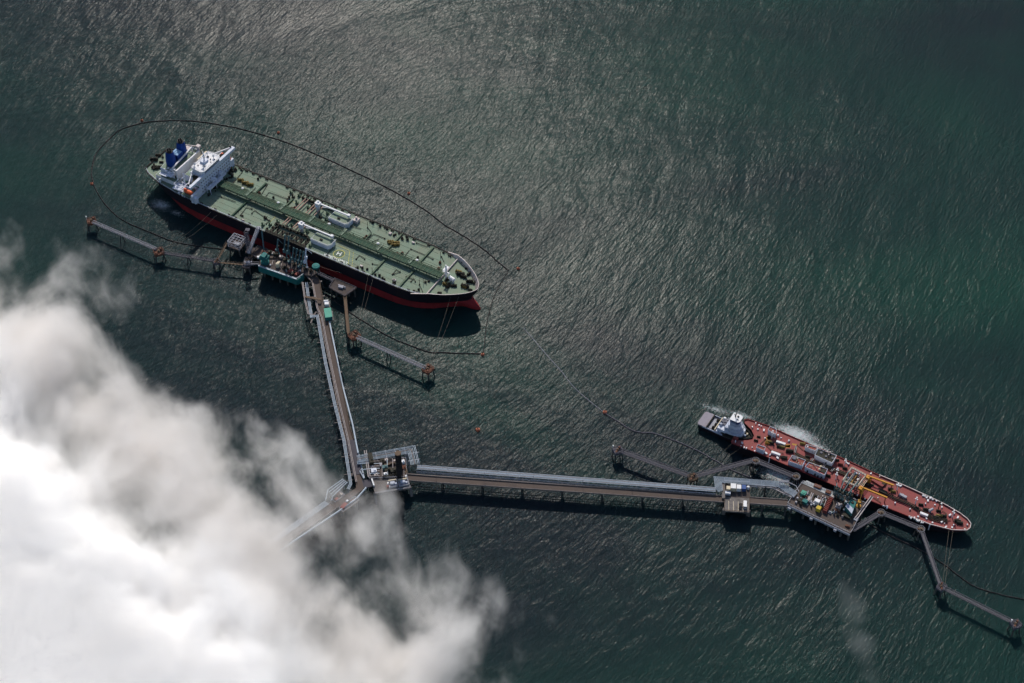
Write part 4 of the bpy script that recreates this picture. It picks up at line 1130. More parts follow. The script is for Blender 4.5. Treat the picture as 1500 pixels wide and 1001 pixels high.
mooring_dolphin(905, 660, 'grey mooring dolphin at the left end of the long catwalk near the tug', 1.0, 'truss_dark', lamp=True)
mooring_dolphin(1014.5, 700, 'brown mooring dolphin at the bend of the catwalks left of the barge', .95, 'rustwalk')
mooring_dolphin(1107, 676, 'round dolphin against the barge hull nearest the tug', 1.0, rnd_=True)
mooring_dolphin(1166, 699, 'round dolphin between the barge hull and the pipe bundle', 1.0, rnd_=True)
mooring_dolphin(1290.5, 752, 'round dolphin just right of the barge loading platform', 1.0, rnd_=True)
mooring_dolphin(1348.5, 776, 'round dolphin beside the barge bow', 1.0, rnd_=True)
mooring_dolphin(1379, 860, 'grey mooring dolphin at the bend of the catwalk below the barge bow', .9, 'truss_dark', yaw=.8)
mooring_dolphin(1488, 915, 'mooring dolphin at the far lower right end of the last catwalk', .95, 'truss_dark', lamp=True)

# ---------------- catwalks between dolphins
def catwalk(x0, y0, x1, y1, label, z=7.4, w=1.7, mat='truss', z2=None, n=None, mid=None, style='lattice', grp='catwalks between dolphins', deck=None):
    fr = frame_px(x0, y0, x1, y1, z)
    o = thing('catwalk', label, 'catwalk', fr, grp)
    q = fr.L(x1, y1, z2 or z); L_ = math.hypot(q.x, q.y)
    n = n or max(4, int(L_/2.2))
    a, c_ = Vector((0,0,z)), Vector((L_,0,z2 or z))
    MB().bar(a+Vector((0,0,.05)), c_+Vector((0,0,.05)), w-.1, .12).build('walking_deck', M[deck or ('grating' if mat != 'rustwalk' else mat)], o)
    for s in (-1, 1):
        b = MB(); off = Vector((0, s*w/2, 0))
        for hh in (-.1, 1.3): b.bar(a+off+Vector((0,0,hh)), c_+off+Vector((0,0,hh)), .24 if style == 'lattice' else .12)
        for k in range(n+1):
            e = a.lerp(c_, k/n)+off; b.bar(e, e+Vector((0,0,1.3)), .13)
            if k < n and style == 'lattice':
                e2 = a.lerp(c_, (k+1)/n)+off; b.bar(e+Vector((0,0,1.3 if k % 2 else 0)), e2+Vector((0,0,0 if k % 2 else 1.3)), .13)
        b.build('side_truss', M[mat], o, kind='stuff')
    if style == 'lattice':
        b = MB()
        for k in range(n+1): e = a.lerp(c_, k/n); b.bar(e+Vector((0,-w/2,-.1)), e+Vector((0,w/2,-.1)), .16)
        b.build('cross_members', M[mat], o, kind='stuff')
    if mid:
        for s in (-.9, .9):
            MB().tube([(L_*mid, s*.7, z-.3), (L_*mid+s, s*2.0, -2)], .38, 7).build('pile', M['pile'], o)
        MB().cbox((L_*mid, 0, z-.7), .9, 2.6, .5).build('pile_cap', M['concrete_dark'], o)
    return o
catwalk(136, 326, 229, 366, 'pale catwalk joining the two leftmost rusty dolphins', mid=.45)
catwalk(237, 371, 314, 383, 'faint dark catwalk between rusty dolphin and the dark walkway corner', z=6.2, mat='truss_dark', mid=.5, w=1.2)
catwalk(332.5, 356, 318.5, 381.5, 'brown walkway from the square framed platform down to the dark dolphin', z=7, mat='rustwalk', w=1.2, style='rail')
catwalk(318, 384.5, 357, 388, 'brown walkway from the dark dolphin towards the loading platform', z=6.4, mat='rustwalk', w=1.3, style='rail')
catwalk(357.5, 388, 379, 386.5, 'short grey walkway entering the loading platform from the left', z=6.8, mat='truss', w=1.6, style='rail')
catwalk(358, 387.5, 370, 374, 'short ochre walkway rising towards the foot of the gangway', z=7, mat='rustwalk', w=1.2, style='rail')
catwalk(505.5, 436, 510.5, 489, 'ochre brown catwalk dropping from the dark platform to the rusty dolphin', z=7.6, mat='rustwalk', w=1.9)
catwalk(523, 495, 623, 540, 'pale lattice catwalk between the two dolphins below the tanker bow', mid=.46, w=2.0)
catwalk(466, 401, 489, 412, 'short dark walkway from the trestle head to the dark breasting platform', z=8, mat='truss_dark', w=1.6)
catwalk(908, 661, 1010, 698, 'long dark catwalk left of the barge running down to the bend', z=7, mat='truss_dark', w=2.6)
catwalk(1018, 698, 1103, 675.5, 'dark catwalk rising from the bend to the round dolphin by the tug', z=7, mat='truss_dark', w=2.6)
catwalk(1111, 677, 1162, 698, 'short catwalk between the two round dolphins along the barge stern', z=7, mat='truss_dark', w=2.6)
catwalk(1249, 777, 1287, 753.5, 'dark catwalk from the barge loading platform up to the round dolphin', z=7.5, mat='truss_dark', w=2.6)
catwalk(1294, 753, 1344, 773.5, 'dark catwalk between the round dolphins along the barge bow', z=7, mat='truss_dark', w=2.4)
catwalk(1350, 779, 1377, 857, 'dark catwalk running down from the barge bow dolphin to the bend', z=7, mat='truss_dark', w=2.0)
catwalk(1382, 862, 1485, 913, 'dark catwalk running off to the last dolphin at lower right', z=7, mat='truss_dark', w=2.0)

# ---------------- junction
f = frame_px(525, 700, 487, 745, ZD)
j = thing('junction_causeway', 'brown road junction where the trestle bends down left into the cloud', 'trestle', f)
jp = pxl(f, [(520,695),(527.5,694.5),(531.5,701),(534,712),(531,717.5),(514,730),(503,739),(492,745),(483,736),(487,731),(500,729),(511,722),(521.5,715)], ZD-.05)
MB().prism([(p.x,p.y) for p in jp], ZD-1.0, ZD-.05).build('deck', M['asphalt'], j)
r2 = pxl(f, [(487.5,741),(421,787),(330,850),(240,912)], ZD)
strip(MB(), r2, 6.0, ZD-.7, ZD).build('road_deck', M['asphalt'], j)
for s in (-1,1): strip(MB(), offset_line(r2, s*3.1), .4, ZD-.7, ZD+.4).build('kerb', M['kerb'], j)
for p, yw in along(r2, 16, 5): pile_bent(f, j, p, yw, 10, ZD-.7)
pipes(f, j, [(479,736),(416,781),(330,842),(240,905)], ZD+1.2, (-1.6,-.8,0,.8,1.6), .22)
pipes(f, j, [(536.5,714.5),(523,730),(495,750),(432,792),(330,862),(240,925)], ZD+.3, (0,), .55)
# rust brown machinery decks left and right of it
def small_deck(pts, z, label, mat, items=()):
    fr = frame_px(*pts[0], *pts[1], z); o = thing('equipment_deck', label, 'platform', fr)
    q = [fr.L(x, y, z) for x, y in pts]; MB().prism([(p.x,p.y) for p in q], z-.7, z).build('deck', M[mat], o)
    MB().rail([Vector((p.x,p.y,z)) for p in q], 1.2, .14, 2.5, True).build('railing', M['truss'], o, kind='stuff')
    c_ = sum(q, Vector())/len(q)
    for p in q: e = p.lerp(c_, .15); MB().tube([(e.x,e.y,z-.6),(e.x,e.y,-2)], .5, 8).build('pile', M['pile'], o)
    for (x, y, w, d, h_, mt_) in items:
        p = fr.L(x, y, z); MB().cbox((p.x,p.y,z), w, d, h_, .2).build('equipment', M[mt_], o)
    return o
small_deck([(496.8,745),(519.9,728.5),(526,734),(502.3,751)], 7.6, 'narrow brown deck with red machinery right of the junction road', 'rustwalk',
           ((504,742.5,4.5,2.4,1.4,'redpaint'),(510,738,1.8,1.8,1.4,'machinery'),(509,736,1.2,1.2,1.8,'white'),(515,734,2,1.2,.8,'rust')))
small_deck([(482,729),(497,719),(505,726),(491,737)], 7.7, 'rust brown equipment deck inside the bend left of the junction', 'rust',
           ((489,729,3,2,1.6,'machinery'),(495,726,2.4,1.6,1.4,'rust'),(493,732,2,2,1.0,'redpaint'),(499,724.5,1.4,3,1.2,'pipe_warm')))
b_ = f
lf = frame_px(480.3,717.5,502.3,702,ZD+2)
lp = thing('pipe_loop_frame', 'raised white pipe expansion loop left of the junction at the cloud edge', 'pipe loop', lf)
A_, B_, C_, D_ = [lf.L(*p, ZD+2) for p in ((480.3,717.5),(502.3,702),(508.9,706.5),(487,727.4))]
for k in range(4):
    a, c_ = A_.lerp(D_, k/3), B_.lerp(C_, k/3)
    MB().tube([a, c_], .3, 7).build('pipe', M['pipe'], lp)
for k in range(5): MB().bar(A_.lerp(B_, k/4)-Vector((0,0,.5)), D_.lerp(C_, k/4)-Vector((0,0,.5)), .3).build('support_beam', M['truss'], lp)
for p in (A_,B_,C_,D_): MB().bar(p, (p.x,p.y,-2), .5).build('leg', M['truss'], lp)
MB().tube([D_, D_+Vector((-1.5,-1.2,-1)), lf.L(484,733,ZD+1.2)], .35, 7).tube([A_, lf.L(477,733,ZD+1.2)], .35, 7).build('riser_pipe', M['pipe'], lp)

# ---------------- junction equipment platform with stack
f = frame_px(549.5, 723.5, 601.3, 715, ZD+.3); Z3 = ZD+.3
pj = thing('junction_platform', 'brown concrete equipment platform with grey units and black stack at the junction', 'platform', f)
po = pxl(f, [(549.5,723.5),(601.3,715),(596.6,700),(543.8,702.5)], Z3)
MB().prism([(p.x,p.y) for p in po], Z3-1.2, Z3).build('deck', M['concrete'], pj)
po2 = pxl(f, [(541,702),(596.4,699.5),(594.5,672),(538,672)], Z3)
MB().prism([(p.x,p.y) for p in po2], Z3-1.0, Z3-.02).build('rear_deck', M['concrete_dark'], pj)
po3 = pxl(f, [(533,715),(546,712.5),(544,702.5),(530,703.5)], ZD)
MB().prism([(p.x,p.y) for p in po3], ZD-.8, ZD-.02).build('link_slab', M['asphalt_new'], pj)
for (xa, ya, xb, yb) in ((549,722,552,739.5),(600.5,714,603,727)):
    MB().bar(f.L(xa,ya,Z3-1.5), f.L(xb,yb,.5), 1.6, 1.6).build('raker_pile', M['concrete'], pj)
for (x, y) in ((556,712),(575,709),(592,706),(560,690),(590,688),(545,700)):
    p = f.L(x,y,Z3); MB().tube([(p.x,p.y,Z3-1),(p.x,p.y,-2)], .7, 8).build('pile', M['pile'], pj)
sb = f.L(585.4, 697.5, Z3); sz = z_up(585.4, 697.5, Z3, 33.5)
MB().lathe((sb.x,sb.y,Z3), [(1.9,0),(1.9,sz-Z3-3.2),(2.0,sz-Z3-3.2),(2.0,sz-Z3-2.9),(1.9,sz-Z3-2.9),(1.9,sz-Z3)], 18).build('stack', M['black'], pj)
MB().lathe((sb.x,sb.y,sz), [(1.95,-.4),(2.0,.1),(1.5,.15)], 18).build('stack_rim', M['rustwalk'], pj)
MB().lathe((sb.x,sb.y,Z3+(sz-Z3)*.55), [(2.15,0),(2.15,.5)], 18).build('stack_band', M['machinery'], pj)
def unit(x, y, w, d, h_, mat, name='skid', yaw=.0, tops=True):
    p = f.L(x, y, Z3); b = MB().cbox((p.x,p.y,Z3), w, d, h_, yaw)
    if tops: b.cbox((p.x+w*.15,p.y,Z3+h_), w*.4, d*.5, .5, yaw)
    return b.build(name, M[mat], pj)
def tray(x0, y0, x1, y1):
    a = f.L(x0, y0, Z3); c_ = f.L(x1, y1, Z3); xa, xb = sorted((a.x, c_.x)); ya, yb = sorted((a.y, c_.y))
    b = MB().box(xa, xb, ya, yb, Z3, Z3+.3)
    for (p, q, r, s_) in ((xa, xb, ya, ya+.25), (xa, xb, yb-.25, yb), (xa, xa+.25, ya+.25, yb-.25), (xb-.25, xb, ya+.25, yb-.25)): b.box(p, q, r, s_, Z3+.3, Z3+1.2)
    b.build('bunded_tray', M['truss'], pj)
    m = ((xa+xb)/2, (ya+yb)/2)
    MB().box(m[0]-1.6, m[0]+1.2, m[1]-.8, m[1]+1.0, Z3+.3, Z3+2.0).cyl((m[0]+1.9, m[1]-.6, Z3+.3), .7, 1.4, 10).build('pump', M['tuggrey'], pj)
    MB().box(xa+.4, xb-.4, yb-.9, yb-.3, Z3+1.2, Z3+2.1).build('pump_cover', M['cream'], pj)
tray(570, 716, 581, 704); tray(584.5, 714, 597, 702.5)
unit(568.3, 715, 1.4, 1.4, 1.8, 'redpaint'); unit(568.6, 711, 1.0, 1.4, 2.0, 'white'); unit(595, 700.5, 1.0, 1.4, 2.2, 'white')
MB().bar(f.L(544.5,702,Z3+.7), f.L(548,712,Z3+.7), .8, 1.2).build('barrier', M['white'], pj)
for (x, y, w, d, h_, mt_) in ((548,692,3.4,3.0,2.2,'bluewhite'),(545.5,686,2.2,2,1.6,'pipe_warm'),(551,697,2.4,1.6,1.4,'pipe_warm'),(564,687,3.4,2.4,2.4,'teal_pale'),(569,690,4.5,2.4,2.0,'machinery'),(564.6,696.5,2.0,1.6,2.0,'white'),(577,692,4.0,3,2.6,'machinery'),
        (590.8,680.5,1.9,2.2,3.4,'white'),(592,687,2,3,2.2,'rust'),(572,681,8,1.2,1.0,'rustwalk'),(580,676,3,1.4,1.2,'pipe_warm'),(560,677,2.4,3,2,'machinery'),(566,675,2,2,1.5,'pipe_warm'),(543.5,676,2.6,8,3.6,'machinery'),(595,692,1.5,4,1.2,'rustwalk'),(558,682,1.4,2.8,1.2,'truss'),(583,688,1.6,2,2.2,'truss'),(575,698,12,.6,1.6,'machinery')):
    unit(x, y, w, d, h_, mt_, 'equipment')
for k in range(7):
    a = f.L(541+k*.1, 676+k*3.6, Z3+1.5); c_ = f.L(556, 675.5+k*3.6, Z3+1.5); MB().tube([a, c_], .22, 6).build('branch_pipe', M['pipe' if k % 2 else 'pipe_warm'], pj)
for k in range(5):
    a = f.L(559+k*8, 672, Z3+1.8); c_ = f.L(560+k*8, 698, Z3+1.2); MB().tube([a, c_], .2, 6).build('branch_pipe', M['pipe' if k % 2 else 'pipe_warm'], pj)
b = MB(); b.rail([Vector((p.x,p.y,Z3)) for p in po[:3]], 1.2, .15, 2.5); b.rail([Vector((p.x,p.y,Z3)) for p in po2], 1.2, .15, 2.5, True); b.build('railing', M['truss'], pj, kind='stuff')
# rack crossing the equipment area and expansion loop around it
f2 = frame_px(521, 668, 607, 652, ZD+2.2)
pr_ = thing('pipe_rack', 'bundle of silver pipes looping round the stack above the junction platform', 'pipe rack', f2)
rack = [(523,671),(546,667),(604.5,656.5),(610.2,680)]
for k, o_ in enumerate((-3.4,-2.6,-1.8,-1.0,-.2,.9,1.7)):
    base = pxl(f2, rack, ZD+2.2)
    MB().tube(offset_line(base, o_), .17, 7).build('pipe', M['pipe' if k != 3 else 'pipe_warm'], pr_)
for (x, y, dx, dy) in ((527,670,0,1),(537,669,0,1),(551,667,0,1),(565,664,0,1),(579,662,0,1),(593,659.5,0,1),(606,664,1,0),(608,674,1,0)):
    p = f2.L(x, y, ZD+1.7)
    (MB().box(p.x-.2,p.x+.2,p.y-4.0,p.y+2.4,ZD+1.6,ZD+1.85) if dy else MB().box(p.x-4.4,p.x+3.2,p.y-.2,p.y+.2,ZD+1.6,ZD+1.85)).build('rack_beam', M['truss'], pr_)
    for s in ((-3.8,),(2.6,)): q = (p.x, p.y+s[0]) if dy else (p.x+s[0], p.y); MB().box(q[0]-.2,q[0]+.2,q[1]-.2,q[1]+.2,-2,ZD+1.5).build('rack_post', M['truss'], pr_)
for (x0,y0,x1,y1,o3) in ((523,678,545,676.5,(-1,0,1)),(528,688.5,542,687,(0,)),(527,690,533,701,(0,)),(535,660,541,699,(-.6,.6))):
    base = pxl(f2, [(x0,y0),(x1,y1)], ZD+1.4)
    for o_ in o3: MB().tube(offset_line(base, o_), .32, 7).build('pipe', M['pipe_warm' if o3[0]==-.6 else 'pipe'], pr_)

# ---------------- long trestle to the barge berth
f = frame_px(596, 699.5, 1060, 731, ZD)
t2 = thing('jetty_trestle', 'long straight pipe and road trestle running right to the barge berth', 'trestle', f)
road = pxl(f, [(595,699),(620,701),(1060,731)], ZD)
strip(MB(), road, 3.8, ZD-.8, ZD).build('road_deck', M['asphalt'], t2)
strip(MB(), offset_line(road, 2.15), .45, ZD-.8, ZD+.7).build('parapet', M['kerb'], t2)
strip(MB(), offset_line(road, -2.4), .3, ZD-.8, ZD+.3).build('kerb', M['kerb'], t2)
for k, (p, yw) in enumerate(along(road, 24.5, 22)): pile_bent(f, t2, p+Vector((0, 2.2, 0)), yw, 6.5, ZD-.8, .42)
pb_ = [(611,684.5),(640,686.7),(1048.5,717.5)]
base = pxl(f, pb_, ZD+2.2)
for k, o_ in enumerate((-1.55,-1.05,-.5,.0,.5,1.1,1.6)):
    MB().tube(offset_line(base, o_), (.2,.15,.21,.14,.21,.16,.2)[k], 7).build('pipe', M['pipe' if k not in (1,5) else 'pipe_warm'], t2)
for p, yw in along(base, 6.0, 3):
    MB().cbox((p.x, p.y, ZD+1.6), .25, 4.4, .25, yw).build('rack_beam', M['truss'], t2)
# lattice truss under the pipe rack on the road side
b = MB(); tr = offset_line(base, -2.6); a, c_ = tr[0].copy(), tr[-1].copy(); n = 62
for hz in (ZD+1.3, ZD-.3): b.bar((a.x,a.y,hz),(c_.x,c_.y,hz), .3)
for k in range(n):
    e, e2 = a.lerp(c_, k/n), a.lerp(c_, (k+1)/n)
    b.bar((e.x,e.y,ZD+1.3),(e.x,e.y,ZD-.3), .18); b.bar((e.x,e.y,ZD+1.3 if k%2 else ZD-.3),(e2.x,e2.y,ZD-.3 if k%2 else ZD+1.3), .18)
b.build('side_truss', M['truss'], t2, kind='stuff')
b = MB(); tr = offset_line(base, 2.1); a, c_ = tr[0].copy(), tr[-1].copy()
for hz in (ZD+1.3, ZD-.3): b.bar((a.x,a.y,hz),(c_.x,c_.y,hz), .3)
b.build('side_chord', M['truss'], t2, kind='stuff')
for p, yw in along(base, 30, 12): MB().cyl((p.x, p.y-2.7, ZD+1), .12, 4.5, 6).cbox((p.x, p.y-2.7, ZD+5.4), .9, .4, .2, yw).build('lamp_post', M['truss'], t2)
road3 = pxl(f, [(1097.5,733.2),(1154,737)], ZD)
strip(MB(), road3, 4.6, ZD-.8, ZD).build('road_deck', M['asphalt'], t2)
for s in (-2.4, 2.4): strip(MB(), offset_line(road3, s), .3, ZD-.8, ZD+.5).build('kerb', M['kerb'], t2)
for p, yw in along(road3, 14, 8): pile_bent(f, t2, p, yw, 6, ZD-.8, .5)

# ---------------- container platform midway
f = frame_px(1061, 748.5, 1097, 751, ZD); Z4 = ZD+.05
pc = thing('parking_platform', 'square brown platform with parked vehicles and containers on the long trestle', 'platform', f)
po = pxl(f, [(1061.3,748.6),(1097.3,751),(1098.5,712),(1060,709.5)], Z4)
MB().prism([(p.x,p.y) for p in po], Z4-1.1, Z4).build('deck', M['concrete'], pc)
pd = pxl(f, [(1061,728),(1098,730),(1098.4,711.5),(1060.2,709.5)], Z4+.02)
MB().prism([(p.x,p.y) for p in pd], Z4, Z4+.03).build('rear_slab', M['concrete_dark'], pc)
for (x0,y0,x1,y1) in ((1067.4,734,1067.6,748),(1074.4,734.5,1074.6,748.5),(1081.3,735,1081.5,749),(1088.8,735,1089,749.5)):
    a, c_ = f.L(x0,y0,Z4+.01), f.L(x1,y1,Z4+.01); d = (c_-a).normalized(); nn = Vector((-d.y,d.x,0))*.13
    b = MB(); b.v += [tuple(a-nn),tuple(c_-nn),tuple(c_+nn),tuple(a+nn)]; b.face([0,1,2,3]); b.build('bay_line', M['cream'], pc)
for (x0,y0,x1,y1) in ((1061,746,1060.2,752.5),(1096.5,749,1096,754.5)):
    MB().bar(f.L(x0,y0,Z4-1.2), f.L(x1,y1,1.0), 2.0, 2.0).build('raker_pile', M['concrete'], pc)
for (x, y) in ((1064,738),(1094,740),(1064,715),(1094,716),(1079,728)):
    p = f.L(x,y,Z4); MB().tube([(p.x,p.y,Z4-1),(p.x,p.y,-2)], .8, 9).build('pile', M['pile'], pc)
b = MB(); b.rail([Vector((p.x,p.y,Z4)) for p in po[:2]], 1.1, .15, 2.5); b.rail([Vector((p.x,p.y,Z4)) for p in (po[1],po[2],po[3],po[0])], 1.1, .15, 2.5); b.build('railing', M['rustwalk'], pc, kind='stuff')
p = f.L(1059.6, 719, Z4); MB().box(p.x-.9,p.x+.9,p.y-7,p.y+7,Z4,Z4+1.6).build('side_wall', M['concrete'], pc)
p = f.L(1059.9, 709.8, Z4); q = f.L(1098, 712, Z4); MB().bar(p+Vector((0,1.5,1.8)), q+Vector((0,1.5,1.8)), 1.0, .6).build('rear_beam', M['truss'], pc)
def container(x, y, w, d, h_, mat, label, cat='container', lid='white'):
    fr = frame_px(x, y, x+20, y+1.4, Z4); o = thing('container', label, cat, fr, 'units standing on the midway platform', z=0)
    MB().box(-w/2,w/2,-d/2,d/2,Z4+.15,Z4+h_).build('body', M[mat], o)
    MB().box(-w/2-.08,w/2+.08,-d/2-.08,d/2+.08,Z4+h_,Z4+h_+.15).build('lid', M[lid], o)
    b = MB()
    for k in range(5): b.box(-w/2+.2+k*(w-.5)/4, -w/2+.32+k*(w-.5)/4, -d/2-.07, -d/2-.01, Z4+.3, Z4+h_-.2)
    b.build('door_ribs', M[mat], o, kind='stuff'); MB().box(-w/2+.3,w/2-.3,-d/2+.1,d/2-.1,Z4+.03,Z4+.15).build('skid', M['machinery'], o)
container(1066.5,718.5,2.2,2.4,2.6,'cream','leftmost beige unit in the row on the midway platform',lid='cream')
container(1073.6,717,3.1,3.6,3.2,'cream','largest cream unit in the row on the midway platform')
container(1081.8,717.8,2.6,3.0,3.0,'white','square white unit between the cream and the blue one')
container(1089.2,717.8,2.4,3.0,2.8,'blue_box','blue unit at the right end of the row on the platform',lid='blue_box')
fr = frame_px(1066.5,724,1086,725,Z4); o = thing('compressor', 'dark grey machine in front of the beige unit on the midway platform', 'machine', fr)
MB().box(-2.2,1.4,-1.1,1.1,Z4+.1,Z4+1.6).build('casing', M['tuggrey'], o); MB().tube([(-2.0,-1.0,Z4+2.0),(.6,-1.0,Z4+2.0)], .5, 8).build('silencer', M['white'], o)
MB().box(-2.6,1.8,-1.5,1.4,Z4+.03,Z4+.12).build('skid', M['machinery'], o)
fr = frame_px(1095.6,716,1110,717,Z4); o = thing('water_tank', 'small round white tank right of the blue unit', 'tank', fr)
MB().cyl((0,0,Z4+.03), 1.0, 1.6, 12).build('shell', M['white'], o); MB().lathe((0,0,Z4+1.63), [(1.0,0),(.7,.35),(.1,.5)], 12).build('dome', M['white'], o)

def vehicle(x, y, L_, W_, H_, mat, label, cat, name, van=True):
    fr = frame_px(x, y, x+.3, y-8, Z4); o = thing(name, label, cat, fr)
    def prof(z): pass
    b = MB(); h1 = H_*.55; c_ = .12
    b.prism([(-L_/2,-W_/2+c_),(-L_/2+c_,-W_/2),(L_/2-.35,-W_/2),(L_/2,-W_/2+.3),(L_/2,W_/2-.3),(L_/2-.35,W_/2),(-L_/2+c_,W_/2),(-L_/2,W_/2-c_)], Z4+.35, Z4+h1)
    b.build('body', M[mat], o)
    x0, x1 = (-L_/2+.1, L_/2-1.3) if van else (-L_*.32, L_*.2)
    g = MB(); i = len(g.v)
    for (z, e) in ((Z4+h1, 0), (Z4+H_-.05, .28)):
        xa, xb = x0+(0 if van else e*1.6), x1-e*(1.6 if not van else 1.9)
        g.v += [(xa,-W_/2+.08+e*.4,z),(xb,-W_/2+.08+e*.4,z),(xb,W_/2-.08-e*.4,z),(xa,W_/2-.08-e*.4,z)]
    for q in ((0,1,5,4),(1,2,6,5),(2,3,7,6),(3,0,4,7),(4,5,6,7)): g.face([i+k for k in q])
    g.build('windows', M['glass'], o)
    e = .28
    MB().box(x0+(0 if van else e*1.6), x1-e*(1.6 if not van else 1.9), -W_/2+.16, W_/2-.16, Z4+H_-.05, Z4+H_+.03).build('roof', M[mat], o)
    if van: MB().box(x0+.05, x1-1.5, -W_/2+.02, W_/2-.02, Z4+h1, Z4+H_-.03).build('cargo_sides', M[mat], o)
    for sx in (-1, 1):
        for sy in (-1, 1):
            MB().tube([(sx*L_*.31, sy*(W_/2-.22), Z4+.36),(sx*L_*.31, sy*(W_/2+.02), Z4+.36)], .35, 12).build('wheel', M['rubber'], o)
    for sy in (-1, 1):
        MB().box(L_/2-.04,L_/2+.03,sy*W_*.36-.15,sy*W_*.36+.15,Z4+.75,Z4+.95).build('headlight', M['white'], o)
        MB().box(-L_/2-.03,-L_/2+.04,sy*W_*.38-.1,sy*W_*.38+.1,Z4+.7,Z4+1.0).build('tail_light', M['redpaint'], o)
    MB().box(L_/2-1.25,L_/2-.95,-W_/2-.22,-W_/2,Z4+1.15,Z4+1.35).build('mirror', M['black'], o)
vehicle(1091.2, 740.5, 5.6, 2.1, 2.2, 'white', 'white van parked near right edge of the midway platform', 'van', 'parked_van')
vehicle(1084.6, 742.5, 4.4, 1.8, 1.5, 'black', 'black car parked left of the white van', 'car', 'parked_car', van=False)

# pipe bundle stepping round the midway platform to the barge berth
f = frame_px(1048, 716, 1046.5, 699, ZD+2.2)
pr2 = thing('pipe_rack', 'silver pipe bundle stepping round the midway platform to the barge berth', 'pipe rack', f)
rk = [(1048.5,716.5),(1051.5,715.2),(1049.5,701.2),(1142,708.5),(1167,724)]
base = pxl(f, rk, ZD+2.2)
for k, o_ in enumerate((-2.7,-2.05,-1.4,-.7,.0,.7,1.4)):
    MB().tube(offset_line(base, o_), .17, 7).build('pipe', M['pipe'], pr2)
for p, yw in along(base[2:], 7.5, 5):
    n_ = Vector((-math.sin(yw), math.cos(yw), 0)); MB().bar(p+n_*1.8-Vector((0,0,.6)), p-n_*3.2-Vector((0,0,.6)), .3).build('rack_beam', M['truss'], pr2)
for p, yw in along(base[2:], 22, 8):
    n_ = Vector((-math.sin(yw), math.cos(yw), 0))
    for s in (1.4, -2.8): q = p+n_*s; MB().tube([(q.x,q.y,ZD+1.4),(q.x,q.y,-2)], .5, 8).build('pile', M['pile'], pr2)
low = pxl(f, [(1098,711.5),(1131,713.5),(1160.5,727.5)], ZD+1)
for o_ in (-.6,.6): MB().tube(offset_line(low, o_), .28, 7).build('low_pipe', M['bulwark'], pr2)
for p, yw in along(low, 9, 4): MB().cbox((p.x,p.y,ZD+.3), .5, 2.6, .5, yw).build('saddle', M['truss'], pr2)
up_ = pxl(f, [(1142,706),(1155,706.5),(1166,712),(1170,720)], ZD+4)
lattice(MB(), up_[0], up_[1], 1, 1, 4, .14).bar(up_[1], up_[2], .3).bar(up_[2], up_[3], .3).bar(up_[0], up_[0]-Vector((0,0,3)), .25).build('support_frame', M['truss'], pr2, kind='stuff')

# ---------------- barge loading platform
f = frame_px(1153, 738, 1245, 781, ZD+.5); Z5 = ZD+.5
pb5 = thing('barge_platform', 'brown loading platform crowded with equipment beside the red barge', 'platform', f)
po = pxl(f, [(1153.5,738.5),(1245,781.5),(1248.5,777.5),(1268,738),(1220,722),(1176,706),(1164,722)], Z5)
MB().prism([(p.x,p.y) for p in po], Z5-1.5, Z5).build('deck', M['asphalt'], pb5)
a, c_ = f.L(1153,740,Z5), f.L(1245,783.5,Z5)
MB().bar(a+Vector((0,0,-.5)), c_+Vector((0,0,-.5)), .6, 1.6).build('edge_beam', M['truss'], pb5)
for t in (.05,.4,.78): p = a.lerp(c_, t); MB().cbox((p.x,p.y-.8,Z5-1.8), 1.8, 1.6, 1.6).build('ledge', M['truss'], pb5)
for t in (.06,.25,.45,.65,.85,.97):
    for d in (2.5, 12, 20):
        if d > 14 and (t < .1): continue
        p = a.lerp(c_, t); MB().tube([(p.x,p.y+d,Z5-1.4),(p.x,p.y+d,-2)], .75, 9).build('pile', M['pile'], pb5)
pw = pxl(f, [(1174,707.5),(1182,704),(1221,722),(1218,727.5)], Z5+.3)
MB().prism([(p.x,p.y) for p in pw], Z5+.02, Z5+.3).build('white_slab', M['concrete_pale'], pb5)
for (x, y, w, d, yw) in ((1197.5,713.8,4.6,2.4,.1),(1213,722,3.2,2.2,.1)):
    p = f.L(x,y,Z5); MB().cbox((p.x,p.y,Z5+.3), w, d, .9, yw).build('hatch_pit', M['rust'], pb5)
for k in range(13):
    x = 1180+k*2.4; y = 722+k*1.15
    MB().tube([f.L(x,y+8.5,Z5+1.6), f.L(x+4.2,y-2.5,Z5+1.6)], .28, 6).build('manifold_line', M[('truss','machinery','pipe_warm')[k%3]], pb5)
def item(x, y, w, d, h_, mat, yw=0.0, name='equipment', extra=None):
    p = f.L(x, y, Z5); b = MB().cbox((p.x,p.y,Z5), w, d, h_, yw)
    if extra: b.cbox((p.x,p.y,Z5+h_), w*.5, d*.5, extra, yw)
    return b.build(name, M[mat], pb5)
item(1176.5,726,3.0,3.0,3.0,'teal_light',0,'pump_house',.3)
item(1173,734,3.4,3.4,1.6,'machinery'); item(1179,737,3,2.6,2.2,'teal'); item(1184,733,2,3.8,1.8,'pipe_warm'); item(1189,737,2.6,1.6,1.4,'truss')
item(1196.6,738,3.0,2.4,3.2,'white',0,'white_cabin'); item(1192.6,739.6,1.4,1.4,1.4,'white'); item(1198.5,748,2.7,2.6,3.0,'yellow_box',0,'yellow_cabinet')
for k in range(9):
    t = k/8; x, y = 1208+(1216.5-1208)*t, 751+(733-751)*t
    p = f.L(x,y,Z5); MB().cbox((p.x,p.y,Z5), 2.6, 1.3, 1.4, .0).tube([(p.x-1.2,p.y,Z5+1.9),(p.x+1.2,p.y,Z5+1.9)], .5, 8).build('red_cylinder_rack', M['redpaint'], pb5)
